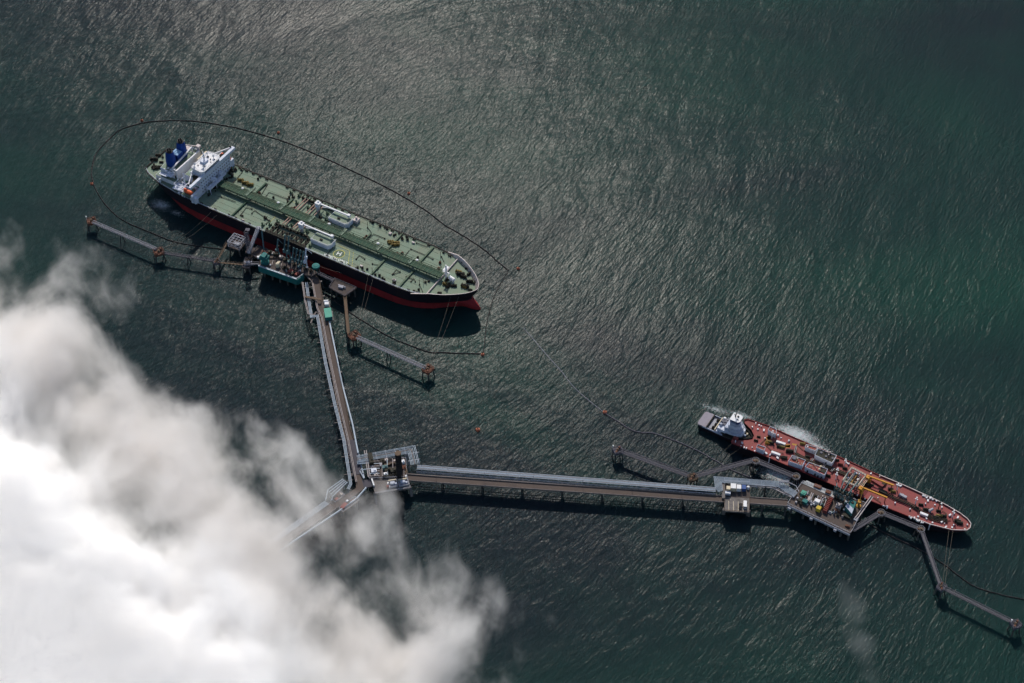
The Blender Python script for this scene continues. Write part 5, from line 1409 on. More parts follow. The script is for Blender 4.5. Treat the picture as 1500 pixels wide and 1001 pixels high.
item(1228,744,3.4,4.2,2.4,'pipe_warm',.2,'generator',.8); item(1225.5,748,2.0,2.6,1.6,'rust',.2); item(1231,738.5,2,2,1.6,'machinery')
item(1240,758,5.5,2.2,1.8,'machinery'); item(1239,738.3,1.4,1.4,2.4,'white'); item(1233,733,2.2,1.6,1.6,'teal_pale'); item(1226,731,2.6,1.6,1.4,'machinery'); item(1220,729,2.0,1.4,1.2,'pipe_warm')
for (x, y) in ((1162,729),(1168,731),(1166,737),(1203,741),(1188,741),(1236,748),(1242,772),(1200,731),(1209,731)): item(x,y,1.0,1.0,1.3,'truss' if x != 1242 else 'rust')
item(1241.5,771.5,2.6,1.6,.9,'rust')
rc = random.Random(9)
for k in range(46):
    t = rc.random(); u_ = rc.uniform(-.5, .5)
    x, y = 1170+t*70+u_*10, 729+t*22-u_*20
    item(x, y, rc.uniform(.6,2.2), rc.uniform(.5,1.6), rc.uniform(.5,2.4), rc.choice(('machinery','machinery','truss','pipe_warm','teal_pale','rust','tuggrey')), rc.uniform(-.5,.5), 'equipment', rc.choice((None,.5,1.0)))
b = MB(); b.rail([Vector((p.x,p.y,Z5)) for p in po], 1.2, .15, 2.5, True); b.build('railing', M['truss'], pb5, kind='stuff')
# teal house
fr = frame_px(1246,752,1253,737.5,Z5); o = thing('teal_control_house', 'teal flat roofed control house with grey lower roof on barge platform', 'house', fr)
q = [fr.L(*p, Z5+4.2) for p in ((1238.5,742),(1246.5,731.5),(1254.5,736),(1247.5,753))]
MB().prism([(p.x,p.y) for p in q], Z5, Z5+4.2).build('wall', M['teal'], o)
m0, m1 = q[0].lerp(q[1], .42), q[3].lerp(q[2], .42)
MB().prism([(p.x,p.y) for p in (m0,q[1],q[2],m1)], Z5+4.2, Z5+4.5).build('roof', M['teal'], o)
MB().prism([(p.x,p.y) for p in (q[0],m0,m1,q[3])], Z5+4.2, Z5+4.4).build('lower_roof', M['tuggrey'], o)
pm = (q[1]+q[2])/2; MB().cyl((pm.x-2,pm.y,Z5+4.5), .8, .5, 10).build('roof_fan', M['machinery'], o)
# small yellow crane
fr = frame_px(1257.5,741.5,1265,716,Z5); o = thing('jetty_crane', 'slim ochre jetty crane with boom raised towards the barge', 'crane', fr)
MB().lathe((0,0,Z5-.4), [(1.6,0),(1.6,.8),(.7,1.2),(.6,4)], 10).box(-1.2,1.2,-1,1,Z5+3.4,Z5+4.8).build('pedestal', M['ochre'], o)
tip = fr.L(1265.5,714,Z5+10); MB().bar((0,0,Z5+4.6), tip, .45, .55).build('boom', M['ochre'], o)
# pale telescopic gangway
fr = frame_px(1254,761,1277,728,Z5); o = thing('barge_gangway', 'pale twin beam gangway leaning from platform corner onto the barge', 'gangway', fr)
tip = fr.L(1277.5,727.5,11)
for s in (-.7, .7): MB().bar((0,s,Z5+.8), (tip.x,tip.y+s,11), .35, 1.0).build('side_beam', M['bulwark'], o)
MB().bar((0,0,Z5+.5), (tip.x,tip.y,10.7), 1.2, .12).build('walking_deck', M['grating'], o)
MB().cbox((0,0,Z5-.1), 2.6, 2.6, .8).build('turntable', M['truss'], o)
# barge loading arms: dark teal, with long booms across the deck
def barge_arm(x, y, dpy, tx, ty, tz, label, mat='teal_pale'):
    fr = frame_px(x, y, tx, ty, Z5); o = thing('marine_loader', label, 'loader', fr, 'loading arms on the barge jetty')
    H_ = z_up(x, y, Z5, dpy)-Z5; tip = fr.L(tx, ty, tz)
    MB().lathe((0,0,Z5), [(.7,0),(.7,.5),(.4,.8),(.4,H_)], 8).build('riser', M[mat], o)
    MB().bar((0,-.6,Z5), (.6,-1.2,Z5+H_*.9), .35).bar((0,.6,Z5), (.6,1.2,Z5+H_*.9), .35).build('brace', M[mat], o)
    MB().bar((-1.2,0,Z5+H_-.4), tip, .45, .6).build('boom', M[mat], o)
    MB().box(-2.6,-1.2,-.7,.7,Z5+H_-1.2,Z5+H_+.2).build('counterweight', M['machinery'], o)
    MB().bar(tip, (tip.x-.6,tip.y,6.8), .35).build('drop_pipe', M[mat], o)
barge_arm(1222.5,727.5,15,1226,708,13,'leftmost dark loading arm at the barge, standing nearly upright')
barge_arm(1228,730.5,15,1243,690,17,'second loading arm at the barge with its boom reaching far across deck')
barge_arm(1233,732.5,14,1253.5,691.5,17,'third loading arm at the barge, boom crossing the tan pipe frame')
barge_arm(1240,735.5,14,1257.5,705.5,15,'fourth loading arm at the barge with thin pale boom')
barge_arm(1245.5,731.5,10,1247,716,11,'rightmost short loading arm beside the teal control house')
# ================================================================== BARGE and TUG
BZ = 6.0
_a, _b = P(1072, 648.5, BZ), P(1294.4, 742.4, BZ)
_y = (math.atan2(_b.y-_a.y, _b.x-_a.x) + math.atan2(P(1307.6,708.2,BZ).y-P(1140,633,BZ).y, P(1307.6,708.2,BZ).x-P(1140,633,BZ).x))/2
BF = Frame(P(1081, 632, BZ), _y)
B = lambda x, y, z=BZ: BF.L(x, y, z)
barge = thing('tank_barge', 'long red-decked tank barge with pipes, cranes and deckhouses moored at lower right', 'barge', BF)
up = [(1090,616.5),(1095,614.8),(1128,625.5),(1138.8,631),(1180,649),(1225,668.3),(1287.6,697),(1320,710.5),(1352,725),(1382,739),(1406,753),(1417,761.5),(1421.8,768.5)]
dn = [(1420.6,774.6),(1415.6,778.2),(1394,777.5),(1362.8,769.6),(1331.6,757.5),(1294.4,742.4),(1250,724),(1206,705),(1160,685.5),(1110,664.5),(1072,650),(1071,647)]
notch = [(1074,641),(1081.5,645),(1097,644.5),(1103.5,641),(1104.5,638),(1101,630),(1091,620)]
def outl(z, k=1.0): return [B(x, y, BZ) for x, y in up+dn+notch]
q = outl(BZ)
cxx = sum(p.x for p in q)/len(q)
b = MB(); nn_ = len(q); i0 = 0
Lb = max(p.x for p in q)
def shrink(p, z):
    if z >= BZ: return (p.x, p.y)
    t = max(0, (p.x-Lb+32)/32); cyy = BYC
    return (p.x - t*t*6*(BZ-z)/BZ, BYC + (p.y-BYC)*(1-.35*t*(BZ-z)/BZ))
BYC = (B(1250,682.4).y + B(1250,724.4).y)/2
levels = [(-2.5,'red'),(1.2,'red'),(BZ,'black')]
for z in (-2.5, 1.2, BZ): b.v += [(*shrink(p, z), z) for p in q]
for L_ in range(2):
    for i in range(nn_): b.face([L_*nn_+(i+1)%nn_, L_*nn_+i, (L_+1)*nn_+i, (L_+1)*nn_+(i+1)%nn_])
b.build('hull', M['hull_black'], barge)
MB().prism([(p.x, p.y) for p in q], BZ-.3, BZ+.02).build('main_deck', M['red_deck'], barge)
# raised bulwark strip along the edge
b = MB(); ql = [B(x, y, BZ) for x, y in up+dn]
for p, r in zip(ql, ql[1:]): b.bar((p.x,p.y,BZ+.35),(r.x,r.y,BZ+.35), .35, .7)
b.build('bulwark', M['red_side'], barge)
b = MB()
for p, r in zip(ql[6:17], ql[7:18]): b.bar((p.x,p.y,BZ+.9),(r.x,r.y,BZ+.9), .4, .4)
b.build('bow_rail', M['bulwark'], barge)
bl = ql[7:13]
def bbox(x, y, w, d, h_, mat, yw=0.0, name='deck_box', z=BZ, lab=None):
    p = B(x, y, z); return MB().cbox((p.x,p.y,z), w, d, h_, yw).build(name, M[mat], barge, label=lab)
def house(pts, h_, wall, roof, name='deckhouse', parapet=True):
    """roof corners given in the photo, walls drop to the deck"""
    q = [B(x, y, BZ+h_) for x, y in pts]; MB().prism([(p.x,p.y) for p in q], BZ, BZ+h_).build(name, M[wall], barge)
    c_ = sum(q, Vector())/len(q); qi = [c_.lerp(p, .94) for p in q]
    MB().prism([(p.x,p.y) for p in qi], BZ+h_, BZ+h_+.1).build('house_roof', M[roof], barge)
    if parapet:
        b = MB()
        for i in range(len(q)): b.bar((q[i].x,q[i].y,BZ+h_+.3),(q[(i+1)%len(q)].x,q[(i+1)%len(q)].y,BZ+h_+.3), .15, .7)
        b.build('parapet', M[wall], barge, kind='stuff')
    return q
m1 = lambda x, y: (1150+x/14.3, 640+y/14.3)
m2 = lambda x, y: (1220+x/14.3, 670+y/14.3)
k1 = lambda x, y: (1010+x/10, 590+y/10)
k2 = lambda x, y: (1110+x/8.33, 610+y/8.33)
k3 = lambda x, y: (1250+x/8.33, 680+y/8.33)
house([m1(620,392),m1(985,560),m1(1078,405),m1(690,255)], 3.6, 'white', 'machinery')
house([m1(415,640),m1(825,815),m1(890,690),m1(500,545)], 3.6, 'bluewhite', 'red_deck')
house([m1(70,520),m1(355,618),m1(425,500),m1(150,400)], 3.2, 'bluewhite', 'redpaint')
house([m1(415,225),m1(625,300),m1(685,240),m1(450,170)], 3.2, 'white', 'redpaint')
for (x, y, s) in ((770,265,.6),(830,290,.7),(890,330,.7),(940,335,.9),(910,385,.7),(760,320,1.4),(860,400,1.2),(1000,440,1.3)):
    p = B(*m1(x,y), BZ+4.4); MB().cyl((p.x,p.y,BZ+3.7), s*.6, 1.6 if s < 1 else .5, 10).build('exhaust_stack' if s < 1 else 'roof_fan', M['pipe_warm' if s < 1 else 'tugdeck'], barge)
for (x, y, s) in ((540,630,.5),(625,620,.4),(660,660,.5),(745,635,.9),(715,690,.8),(600,580,.5),(500,610,.4),(280,560,.5),(345,570,.5),(260,470,.6),(240,520,.4)):
    p = B(*m1(x,y), BZ+4); MB().cyl((p.x,p.y,BZ+3.3), s*.5, 1.2, 8).lathe((p.x,p.y,BZ+4.5), [(s*.7,0),(s*.8,.3),(.1,.6)], 8).build('roof_vent', M['cream'], barge)
p0 = B(*m1(800,720), BZ+3.7); MB().cbox((p0.x,p0.y,BZ+3.6), 3.2, 2.6, .5, 0).build('roof_pit', M['machinery'], barge)
p0 = B(*m1(195,450), BZ+3.3); MB().cbox((p0.x,p0.y,BZ+3.2), 2.4, 3.0, 1.0, 0).build('roof_unit', M['tugdeck'], barge)
for (x, y) in ((630,785),(860,540),(565,305),(265,605),(690,830),(760,850),(470,720),(120,555)):
    p = B(*m1(x,y), BZ+1.6); piece('doorway', (p.x,p.y-.15,BZ+1.3), (.8,.5,1.8), M['glass'], barge)
# small houses near the stern
def stern_house(pts):
    house(pts, 3.4, 'bluewhite', 'redpaint', 'fan_house')
stern_house([k1(1150,410),k1(1265,470),k1(1275,400),k1(1180,355)])
stern_house([k1(978,665),k1(1090,712),k1(1112,660),k1(1000,620)])
house([k1(640,515),k1(712,540),k1(720,510),k1(655,488)], 1.6, 'red_side', 'redpaint', 'locker_house', False)
# pale skylight covers
for (cc, a, c_) in ((k1,(1270,568),(1405,612)),(k1,(1198,722),(1330,770)),(k3,(815,595),(910,632)),(k3,(560,365),(650,410))):
    p, r = B(*cc(*a), BZ+1), B(*cc(*c_), BZ+1); MB().bar((p.x,p.y,BZ+.8),(r.x,r.y,BZ+.8), 1.5, 1.5).build('long_cover', M['white' if cc is not k3 or a[0] > 700 else 'truss'], barge)
# little white lockers all over the deck
wl = [(k1,920,360),(k1,1000,390),(k1,1090,405),(k1,675,568),(k1,772,592),(k1,918,655),(k1,970,305),(k1,1020,328),(k1,1050,345),(k1,755,635),(k1,800,655),(k1,832,670),(k1,955,708),(k1,1125,740),(k1,1180,765),(k1,1290,810),(k1,1340,515),(k1,1455,560),(k1,1295,480),(k1,1105,520),
      (k2,245,235),(k2,285,265),(k2,380,300),(k2,240,510),(k2,150,470),(k2,100,450),
      (k3,320,152),(k3,215,115),(k3,910,445),(k3,995,497),(k3,1080,525),(k3,880,485),(k3,790,642),(k3,892,665),(k3,965,714),(k3,1080,705),(k3,1112,725),(k3,1128,770),(k3,1178,625),(k3,1275,650),(k3,1302,682),(k3,1390,740),(k3,1358,795),(k3,1222,745),(k3,1205,775),(k3,690,552),(k3,508,475),(k3,50,380),(k3,140,425),(k3,690,645),(k3,745,660),(k3,705,655),(k3,300,410),
      (k3,530,250),(k3,555,258),(k3,578,265),(k3,850,385),(k3,875,390),(k3,895,410),(k3,940,415),(k3,965,430),(k3,1015,450),(k3,1075,485),(k3,365,510),(k3,385,518),(k3,410,530),(k3,775,690),(k3,800,698),(k3,830,710),(k3,850,715),(m1,1270,525),(m1,1300,548),(m1,1330,572),(k3,1230,605)]
rb = random.Random(5)
for (cc, x, y) in wl:
    p = B(*cc(x,y), BZ+.5); s = rb.uniform(.45,.95)
    MB().cbox((p.x,p.y,BZ), s*1.0, s*2.0 if rb.random() < .5 else s*1.1, .7+rb.random()*.5, rb.choice((0,.3,-.3,1.2))).build('deck_locker', M['white'], barge)
# dark machinery heaps, winches, valve trees
def winch_b(cc, x, y, s=1.0, mat='machinery', yaw=.3):
    s *= .85; p = B(*cc(x,y), BZ); b = MB(); c0, s0 = math.cos(yaw), math.sin(yaw)
    def q(a, c_, z): return (p.x+(a*c0-c_*s0)*s, p.y+(a*s0+c_*c0)*s, BZ+z*s)
    b.cbox(q(0,0,0), 3.6*s, 2.2*s, .3*s, yaw); b.tube([q(-1.3,0,1.0),q(1.2,0,1.0)], .75*s, 9)
    for a in (-1.4, 0, 1.3): b.tube([q(a-.08,0,1),q(a+.08,0,1)], 1.05*s, 9)
    b.cbox(q(1.8,.2,.2), .7*s, 1.1*s, 1.3*s, yaw)
    b.build('winch', M[mat], barge)
for a in ((k1,1150,585,1.2,'yellow_mach'),(k1,1190,600,1.1,'machinery'),(k1,1135,600,.9,'ochre'),(k1,1310,650,1.0,'machinery'),(k1,1350,660,1.0,'yellow_mach'),(k1,1010,505,.7,'machinery'),(k1,970,560,.8,'machinery'),(k1,1450,720,1.2,'machinery'),(k1,1380,810,1.2,'machinery'),
          (k2,390,430,1.3,'machinery'),(k2,600,500,1.0,'machinery'),(k2,320,520,1.0,'machinery'),(k2,540,340,1.0,'yellow_mach'),(k2,850,730,1.0,'machinery'),(k2,1020,700,.9,'machinery'),(k2,960,540,.9,'machinery'),(k2,1000,590,1.1,'redpaint'),(k2,1060,640,.9,'machinery'),
          (k3,200,270,1.3,'machinery'),(k3,150,265,1.0,'machinery'),(k3,450,310,1.0,'machinery'),(k3,480,340,1.0,'yellow_mach'),(k3,760,540,1.0,'machinery'),(k3,880,560,1.1,'machinery'),(k3,1040,640,1.2,'yellow_mach'),(k3,1090,640,1.2,'machinery'),(k3,1000,655,1.1,'machinery'),
          (k3,1265,700,1.2,'machinery'),(k3,1290,725,1.2,'machinery'),(k3,1035,575,.9,'machinery'),(k3,820,500,.9,'machinery')): winch_b(*a)
for (cc, x, y, h_) in ((k3,1035,500,7),(k3,1205,600,6.5),(k3,755,440,6),(k3,530,270,6),(m1,1060,850,6),(m1,1080,740,5),(m1,1245,560,6),(k1,1205,470,6.5),(k2,600,390,4)):
    p = B(*cc(x,y+h_*8), BZ); b = MB().cyl((p.x,p.y,BZ), .35, h_, 8, .2); b.box(p.x-.9,p.x+.9,p.y-.3,p.y+.3,BZ+h_*.75,BZ+h_*.82); b.cyl((p.x,p.y,BZ+h_), .45, .5, 8)
    b.build('light_mast', M['white' if h_ != 7 else 'machinery'], barge)
p = B(*k3(935,590), BZ); MB().tube([(p.x-.6,p.y-1,BZ+2),(p.x+.8,p.y+1.8,BZ+2)], .8, 10).box(p.x-.5,p.x+.5,p.y-.5,p.y+.5,BZ,BZ+1.4).build('pressure_vessel', M['truss'], barge)
# centre line pipe run
def line_px(pts, z, w, mat, name='deck_pipe', kind_='tube'):
    q = [B(x,y,z) for x,y in pts]; MB().tube(q, w, 7).build(name, M[mat], barge)
for k, o_ in enumerate((-1.1,-.4,.3,1.0)):
    base = [B(x,y,BZ+.9) for x,y in (m1(220,350),m1(450,480),m1(800,600),m1(1060,690),m1(1300,790))]
    MB().tube(offset_line(base, o_), .28, 6).build('cargo_pipe', M['machinery' if k % 2 else 'rustwalk'], barge)
for k, o_ in enumerate((-.9,0,.9)):
    base = [B(*k3(x,y),BZ+.9) for x,y in ((400,350),(520,420),(620,455),(730,510),(950,650),(1150,690))]
    MB().tube(offset_line(base, o_), .3, 6).build('cargo_pipe', M['machinery'], barge)
for pts in ([k3(920,670),k3(1060,710),k3(1190,680)],[k3(1080,570),k3(1140,600),k3(1130,700)],[k1(1000,640),k1(1120,520)],[k1(1120,620),k1(1200,700),k1(1380,740)],[k2(470,360),k2(460,450)],[k2(480,345),k2(540,400),k2(620,450)],[k3(340,470),k3(240,400),k3(215,370)]):
    line_px(pts, BZ+.5, .2, 'rustwalk')
# cross walkways (pale ladders)
for (a, c_) in ((m1(545,505),m1(595,455)),(m1(790,640),m1(850,560)),(m1(970,720),m1(1025,650)),(m1(205,330),m1(235,190)),(m1(130,460),m1(160,390))):
    p, r = B(*a, BZ+1.5), B(*c_, BZ+1.5)
    for s in (-.5, .5): MB().bar((p.x+s,p.y,BZ+1.5),(r.x+s,r.y,BZ+1.5), .18).build('crosswalk_rail', M['pipe_warm'], barge)
    MB().bar((p.x,p.y,BZ+1.3),(r.x,r.y,BZ+1.3), 1.0, .1).build('crosswalk', M['grating'], barge)
# ochre areas painted on deck
for (cc, pts) in ((k2,[(95,260),(150,235),(165,275),(120,290)]),(k2,[(330,355),(400,350),(400,385),(340,385)]),(k1,[(1120,500),(1170,490),(1200,520),(1150,550)]),(k1,[(1400,610),(1480,615),(1470,660),(1410,650)]),(k2,[(420,330),(480,340),(470,360),(420,350)])):
    q_ = [B(*cc(x,y), BZ+.03) for x, y in pts]; b = MB(); b.v = [(p.x,p.y,BZ+.035) for p in q_]; b.face([0,1,2,3][::-1]); b.build('ochre_patch', M['ochre'], barge)
# manifold frame: tan square portal with pipes inside
fq = [B(*m2(*p), BZ+4) for p in ((205,490),(510,615),(690,380),(395,225))]
for i in range(4):
    a, c_ = fq[i], fq[(i+1)%4]
    MB().bar(a, c_, .9, .5).build('portal_beam', M['pipe_warm'], barge); rod('portal_leg', (a.x,a.y,BZ), (a.x,a.y,BZ+3.8), .5, M['pipe_warm'], barge)
MB().rail([p+Vector((0,0,.2)) for p in fq], 1.0, .15, 1.5, True).build('portal_railing', M['cream'], barge, kind='stuff')
for k in range(6):
    t = (k+1)/7; a, c_ = fq[0].lerp(fq[3], t), fq[1].lerp(fq[2], t)
    MB().tube([(a.x,a.y,BZ+1.6),(c_.x,c_.y,BZ+1.6)], .3, 6).build('manifold_pipe', M[('rustwalk','machinery','cream')[k%3]], barge)
for k in range(3):
    t = (k+1)/4; a, c_ = fq[0].lerp(fq[1], t), fq[3].lerp(fq[2], t)
    MB().tube([(a.x,a.y,BZ+2.4),(c_.x,c_.y,BZ+2.4)], .3, 6).build('manifold_pipe', M['ochre' if k == 1 else 'pipe_warm'], barge)
for (x, y, s, mt_) in ((320,435,.9,'white'),(290,465,.9,'cream'),(530,470,1.0,'white'),(490,340,1.0,'tuggrey'),(545,350,.9,'tuggrey'),(430,530,1.0,'machinery'),(350,400,1.0,'rust')):
    p = B(*m2(x,y), BZ+2); MB().cyl((p.x,p.y,BZ), s*.8, 2.4, 10).build('valve_drum', M[mt_], barge)
fr_b = MB()
for k in range(3):
    o_ = Vector((.9+k*.9, 0, 0)); fr_b.bar(fq[1]+o_, fq[2]+o_, .25, .3)
fr_b.build('side_grid', M['cream'], barge, kind='stuff')
# two orange deck cranes lying along the deck
for (a, c_, lab) in ((m2(760,400),m2(1275,590),'far orange crane'),(m2(605,630),m2(1140,850),'near orange crane')):
    p, r = B(*a, BZ+5), B(*c_, BZ+5)
    cr = MB().bar((p.x-.5,p.y,BZ+5),(r.x,r.y,BZ+5), .9, .9).build('crane_boom', M['crane_orange'], barge, label=lab)
    MB().lathe((p.x+.5,p.y-.2,BZ), [(1.3,0),(1.2,3.4),(1.5,3.6),(1.5,4.5)], 12).cbox((p.x-.4,p.y-.6,BZ+3.6), 2.2, 2.6, 1.6).build('crane_pedestal', M['crane_orange'], barge)
    rod('crane_rest', (r.x-1,r.y,BZ), (r.x-1,r.y,BZ+4.6), .5, M['red_side'], barge)
# raised red trunks between the cranes
for pts, h_ in (([m2(800,470),m2(1035,615),m2(1100,560),m2(1075,540),m2(830,430)],1.2),([m2(800,650),m2(950,725),m2(985,670),m2(830,600)],1.4)):
    q_ = [B(x,y,BZ+h_) for x,y in pts]; MB().prism([(p.x,p.y) for p in q_], BZ, BZ+h_).build('raised_trunk', M['red_deck'], barge)
for (x, y, w, d) in ((930,490,2.4,1.6),(1070,560,2.2,3.0),(1030,730,6,2.2),(740,600,4,1.6)):
    p = B(*m2(x,y), BZ); MB().cbox((p.x,p.y,BZ+.05), w, d, 1.3).build('hatch_coaming', M['machinery'], barge)
bbox(*k3(600,388), 1.2, 1.2, 1.2, 'truss')
# ladders hanging over the side
for (x, y) in ((k1(1172,830)),(k3(930,760))):
    p = B(x, y, BZ-1); MB().bar((p.x,p.y-.3,BZ+1),(p.x,p.y-.6,BZ-4), .7, .15).build('side_ladder', M['white'], barge)

# ------------------------------------------------------------------ tug in the barge's stern notch
TFx = frame_px(1026, 614.5, 1104.5, 641.5, 3.5)
_ta = BF.yaw
TG = Frame(P(1026.5, 615.5, 3.5), _ta)
tug = thing('tug_boat', 'grey tug with stacked white wheelhouse pushed into the stern notch of the barge', 'tug', TG)
G = lambda x, y, z: TG.L(x, y, z)
tipx = G(1104, 639, 5).x; W2 = 6.0
yc = 0.0
sA, sB = G(1030,625.5,3.5), G(1041,608,3.5); yc = (sA.y+sB.y)/2; W2 = abs(sA.y-sB.y)/2+.4
prof = [(0,.80),(3,1.0),(tipx*.55,1.0),(tipx*.72,.92),(tipx*.85,.68),(tipx*.94,.38),(tipx*.985,.14),(tipx,0.02)]
pl = [(x, yc+w*W2) for x, w in prof] + [(x, yc-w*W2) for x, w in prof[::-1]]
b = MB(); n = len(pl)
for z, k in ((-2,.86),(1,.95),(3.5,1.0)):
    b.v += [(x*(.94+.06*(z+2)/5.5), yc+(y-yc)*k, z) for x, y in pl]
for L_ in range(2):
    for i in range(n): b.face([L_*n+i, L_*n+(i+1)%n, (L_+1)*n+(i+1)%n, (L_+1)*n+i])
b.build('hull', M['hull_black'], tug)
MB().prism(pl, 3.2, 3.52).build('deck', M['tugdeck'], tug)
# raised bow deck with black bulwark
bp_ = [(x, y) for x, y in pl if x > tipx*.5]
MB().prism([(tipx*.5, yc-W2), *[(x, y) for x, y in pl if x > tipx*.5 and y <= yc][::-1], *[(x, y) for x, y in pl if x > tipx*.5 and y > yc][::-1], (tipx*.5, yc+W2)][::1], 3.5, 5.6).build('bow_deck', M['machinery'], tug)
b = MB()
fl = [(x, yc+w*W2) for x, w in prof if x > tipx*.5] + [(x, yc-w*W2) for x, w in prof[::-1] if x > tipx*.5]
for p, r in zip(fl, fl[1:]): b.bar((p[0],p[1],6.1),(r[0],r[1],6.1), .9, 1.1)
b.build('bow_fender', M['rubber'], tug)
b = MB()
for s in (1,-1): b.bar((3.5,yc+s*W2,4.0),(tipx*.5,yc+s*W2,4.0), .35, 1.0)
b.build('bulwark', M['tuggrey'], tug)
MB().prism([(-.4,yc-W2*.82),(.6,yc-W2*1.0),(5.6,yc-W2*1.0),(5.6,yc+W2*1.0),(.6,yc+W2*1.0),(-.4,yc+W2*.82)], 3.5, 4.6).build('stern_plate', M['tugramp'], tug)
MB().box(5.7,6.3,yc-W2,yc+W2,3.5,4.9).build('tow_rail', M['machinery'], tug)
MB().box(7,11,yc-4.4,yc+4.2,3.52,3.6).build('deck_mat', M['truss'], tug)
def tier(x0, x1, w, z0, z1, mat='bluewhite', chamfer=1.8):
    MB().prism([(x0,yc-w),(x1-chamfer,yc-w),(x1,yc-w*.45),(x1,yc+w*.45),(x1-chamfer,yc+w),(x0,yc+w)], z0, z1).build('deckhouse_tier', M[mat], tug)
    MB().rail([Vector((x0,yc-w,z1)),Vector((x1-chamfer,yc-w,z1)),Vector((x1,yc-w*.45,z1)),Vector((x1,yc+w*.45,z1)),Vector((x1-chamfer,yc+w,z1)),Vector((x0,yc+w,z1))], 1.0, .12, 1.5).build('tier_railing', M['tuggrey'], tug, kind='stuff')
X = tipx
tier(X*.44, X*.84, W2*.86, 5.6, 7.6, 'bluewhite', 3.0)
tier(X*.50, X*.80, W2*.70, 7.6, 10.2, 'tuggrey', 2.4)
tier(X*.56, X*.76, W2*.58, 10.2, 12.8, 'bluewhite', 2.0)
tier(X*.58, X*.74, W2*.50, 12.8, 15.2, 'tuggrey', 1.6)
MB().prism([(X*.575,yc-3.0),(X*.72,yc-3.0),(X*.745,yc-1.8),(X*.745,yc+1.8),(X*.72,yc+3.0),(X*.575,yc+3.0)], 15.2, 17.6).build('wheelhouse', M['blue_box'], tug)
MB().prism([(X*.565,yc-3.3),(X*.725,yc-3.3),(X*.755,yc-2.0),(X*.755,yc+2.0),(X*.725,yc+3.3),(X*.565,yc+3.3)], 17.6, 17.9).build('wheelhouse_roof', M['white'], tug)
for k in range(5): piece('window', (X*.7465, yc-1.6+k*.8, 16.6), (.1,.6,.8), M['glass'], tug)
for s in (1, -1):
    for k in range(6): piece('window', (X*.59+k*1.0, yc+s*3.02, 16.6), (.7,.08,.8), M['glass'], tug)
b = MB(); b.cyl((X*.64,yc,17.9), .3, 4.5, 8, .15); b.box(X*.64-.2,X*.64+.2,yc-1.6,yc+1.6,20,20.2); b.cyl((X*.6,yc+1.8,17.9), .3, .8, 8); b.cyl((X*.7,yc-1.2,17.9), .35, .7, 8); b.box(X*.66,X*.69,yc+.8,yc+1.6,17.9,18.5)
b.build('radar_mast', M['machinery'], tug)
MB().box(X*.37,X*.44,yc-W2*.78,yc+W2*.2,5.0,7.4).build('engine_house', M['bluewhite'], tug)
MB().box(X*.36,X*.46,yc-W2*.95,yc+W2*.95,3.5,5.0).build('main_house', M['tuggrey'], tug)
for s in (.62, -.3): MB().lathe((X*.40,yc+W2*s,5.0), [(1.2,0),(1.1,3.6),(.8,4.0)], 12, .8).build('funnel', M['white' if s > 0 else 'tuggrey'], tug)
for (x, y, s) in ((.40,.2,1.2),(.43,.5,1.0),(.47,.3,1.2),(.45,-.1,1.0),(.49,.65,.9)): MB().box(X*x-s,X*x+s,yc+W2*y-s*.7,yc+W2*y+s*.7,5.0,8.0+s*.5).build('machinery_casing', M['tugdeck'], tug)
MB().bar((X*.335,yc-W2*.95,5.6),(X*.335,yc+W2*.95,5.6), .5, .5).bar((X*.335,yc-W2*.9,3.5),(X*.335,yc-W2*.9,5.6),.4).bar((X*.335,yc+W2*.9,3.5),(X*.335,yc+W2*.9,5.6),.4).build('tow_gantry', M['cream'], tug)
for (x, y) in ((.29,-.6),(.3,-.1),(.29,.5)): MB().cbox((X*x,yc+W2*y,3.5), 2.0, 1.6, 1.5).tube([(X*x-.8,yc+W2*y,5.3),(X*x+.8,yc+W2*y,5.3)], .6, 8).build('tow_winch', M['machinery'], tug)
MB().cyl((X*.87,yc-.8,5.6), .7, 1.2, 10).build('bow_winch', M['tuggrey'], tug)
MB().box(X*.88,X*.9,yc+.2,yc+1.8,5.6,6.6).build('bow_bitts', M['cream'], tug)
# red skiff on the tug's after deck edge
# ================================================================== floating booms, buoys, mooring lines
def catmull(pts, n=6):
    out = []
    for i in range(len(pts)-1):
        p0 = pts[max(i-1,0)]; p1 = pts[i]; p2 = pts[i+1]; p3 = pts[min(i+2,len(pts)-1)]
        for k in range(n):
            t = k/n; out.append(.5*((2*p1)+(-p0+p2)*t+(2*p0-5*p1+4*p2-p3)*t*t+(-p0+3*p1-3*p2+p3)*t**3))
    out.append(pts[-1]); return out
def boom(px_pts, label, r=.55, mat='boom', smooth=True):
    fr = frame_px(*px_pts[0], *px_pts[1], 0)
    o = thing('floating_boom', label, 'boom', fr)
    q = [fr.L(x, y, .15) for x, y in px_pts]
    if smooth: q = catmull(q, 5)
    rb_ = random.Random(len(q)); q = [p+Vector((rb_.uniform(-.15,.15), rb_.uniform(-.15,.15), 0)) for p in q]
    MB().tube(q, r*.55, 6).build('skirt', M[mat], o)
    b = MB()
    for p, yw in along(q, 3.2, .5):
        d = Vector((math.cos(yw), math.sin(yw), 0)); b.tube([p-d*1.25, p+d*1.25], r, 6)
    b.build('floats', M[mat], o, kind='stuff')
    return o
c8 = lambda x, y: (120+x/4.17, 160+y/4.17)
loop_ = [(323.8,365),(259,355.4),(216,338.7),(180,323),(156,301.5),(141.6,280),(134.9,260.7),(135.6,241.5),(142.8,222),(158.4,205.6),(175,191),(199,182.8),(220.7,178.5),(254,176.8),(288,178),(324,183.5),(360,191),(420,209),(476,232),(540,262),(580,282),(620,306),(652,330),(676,344),(708,365),(730,384),(744.6,396.4)]
boom(loop_, 'long dark oil boom looping round the stern and far side of the tanker', .45)
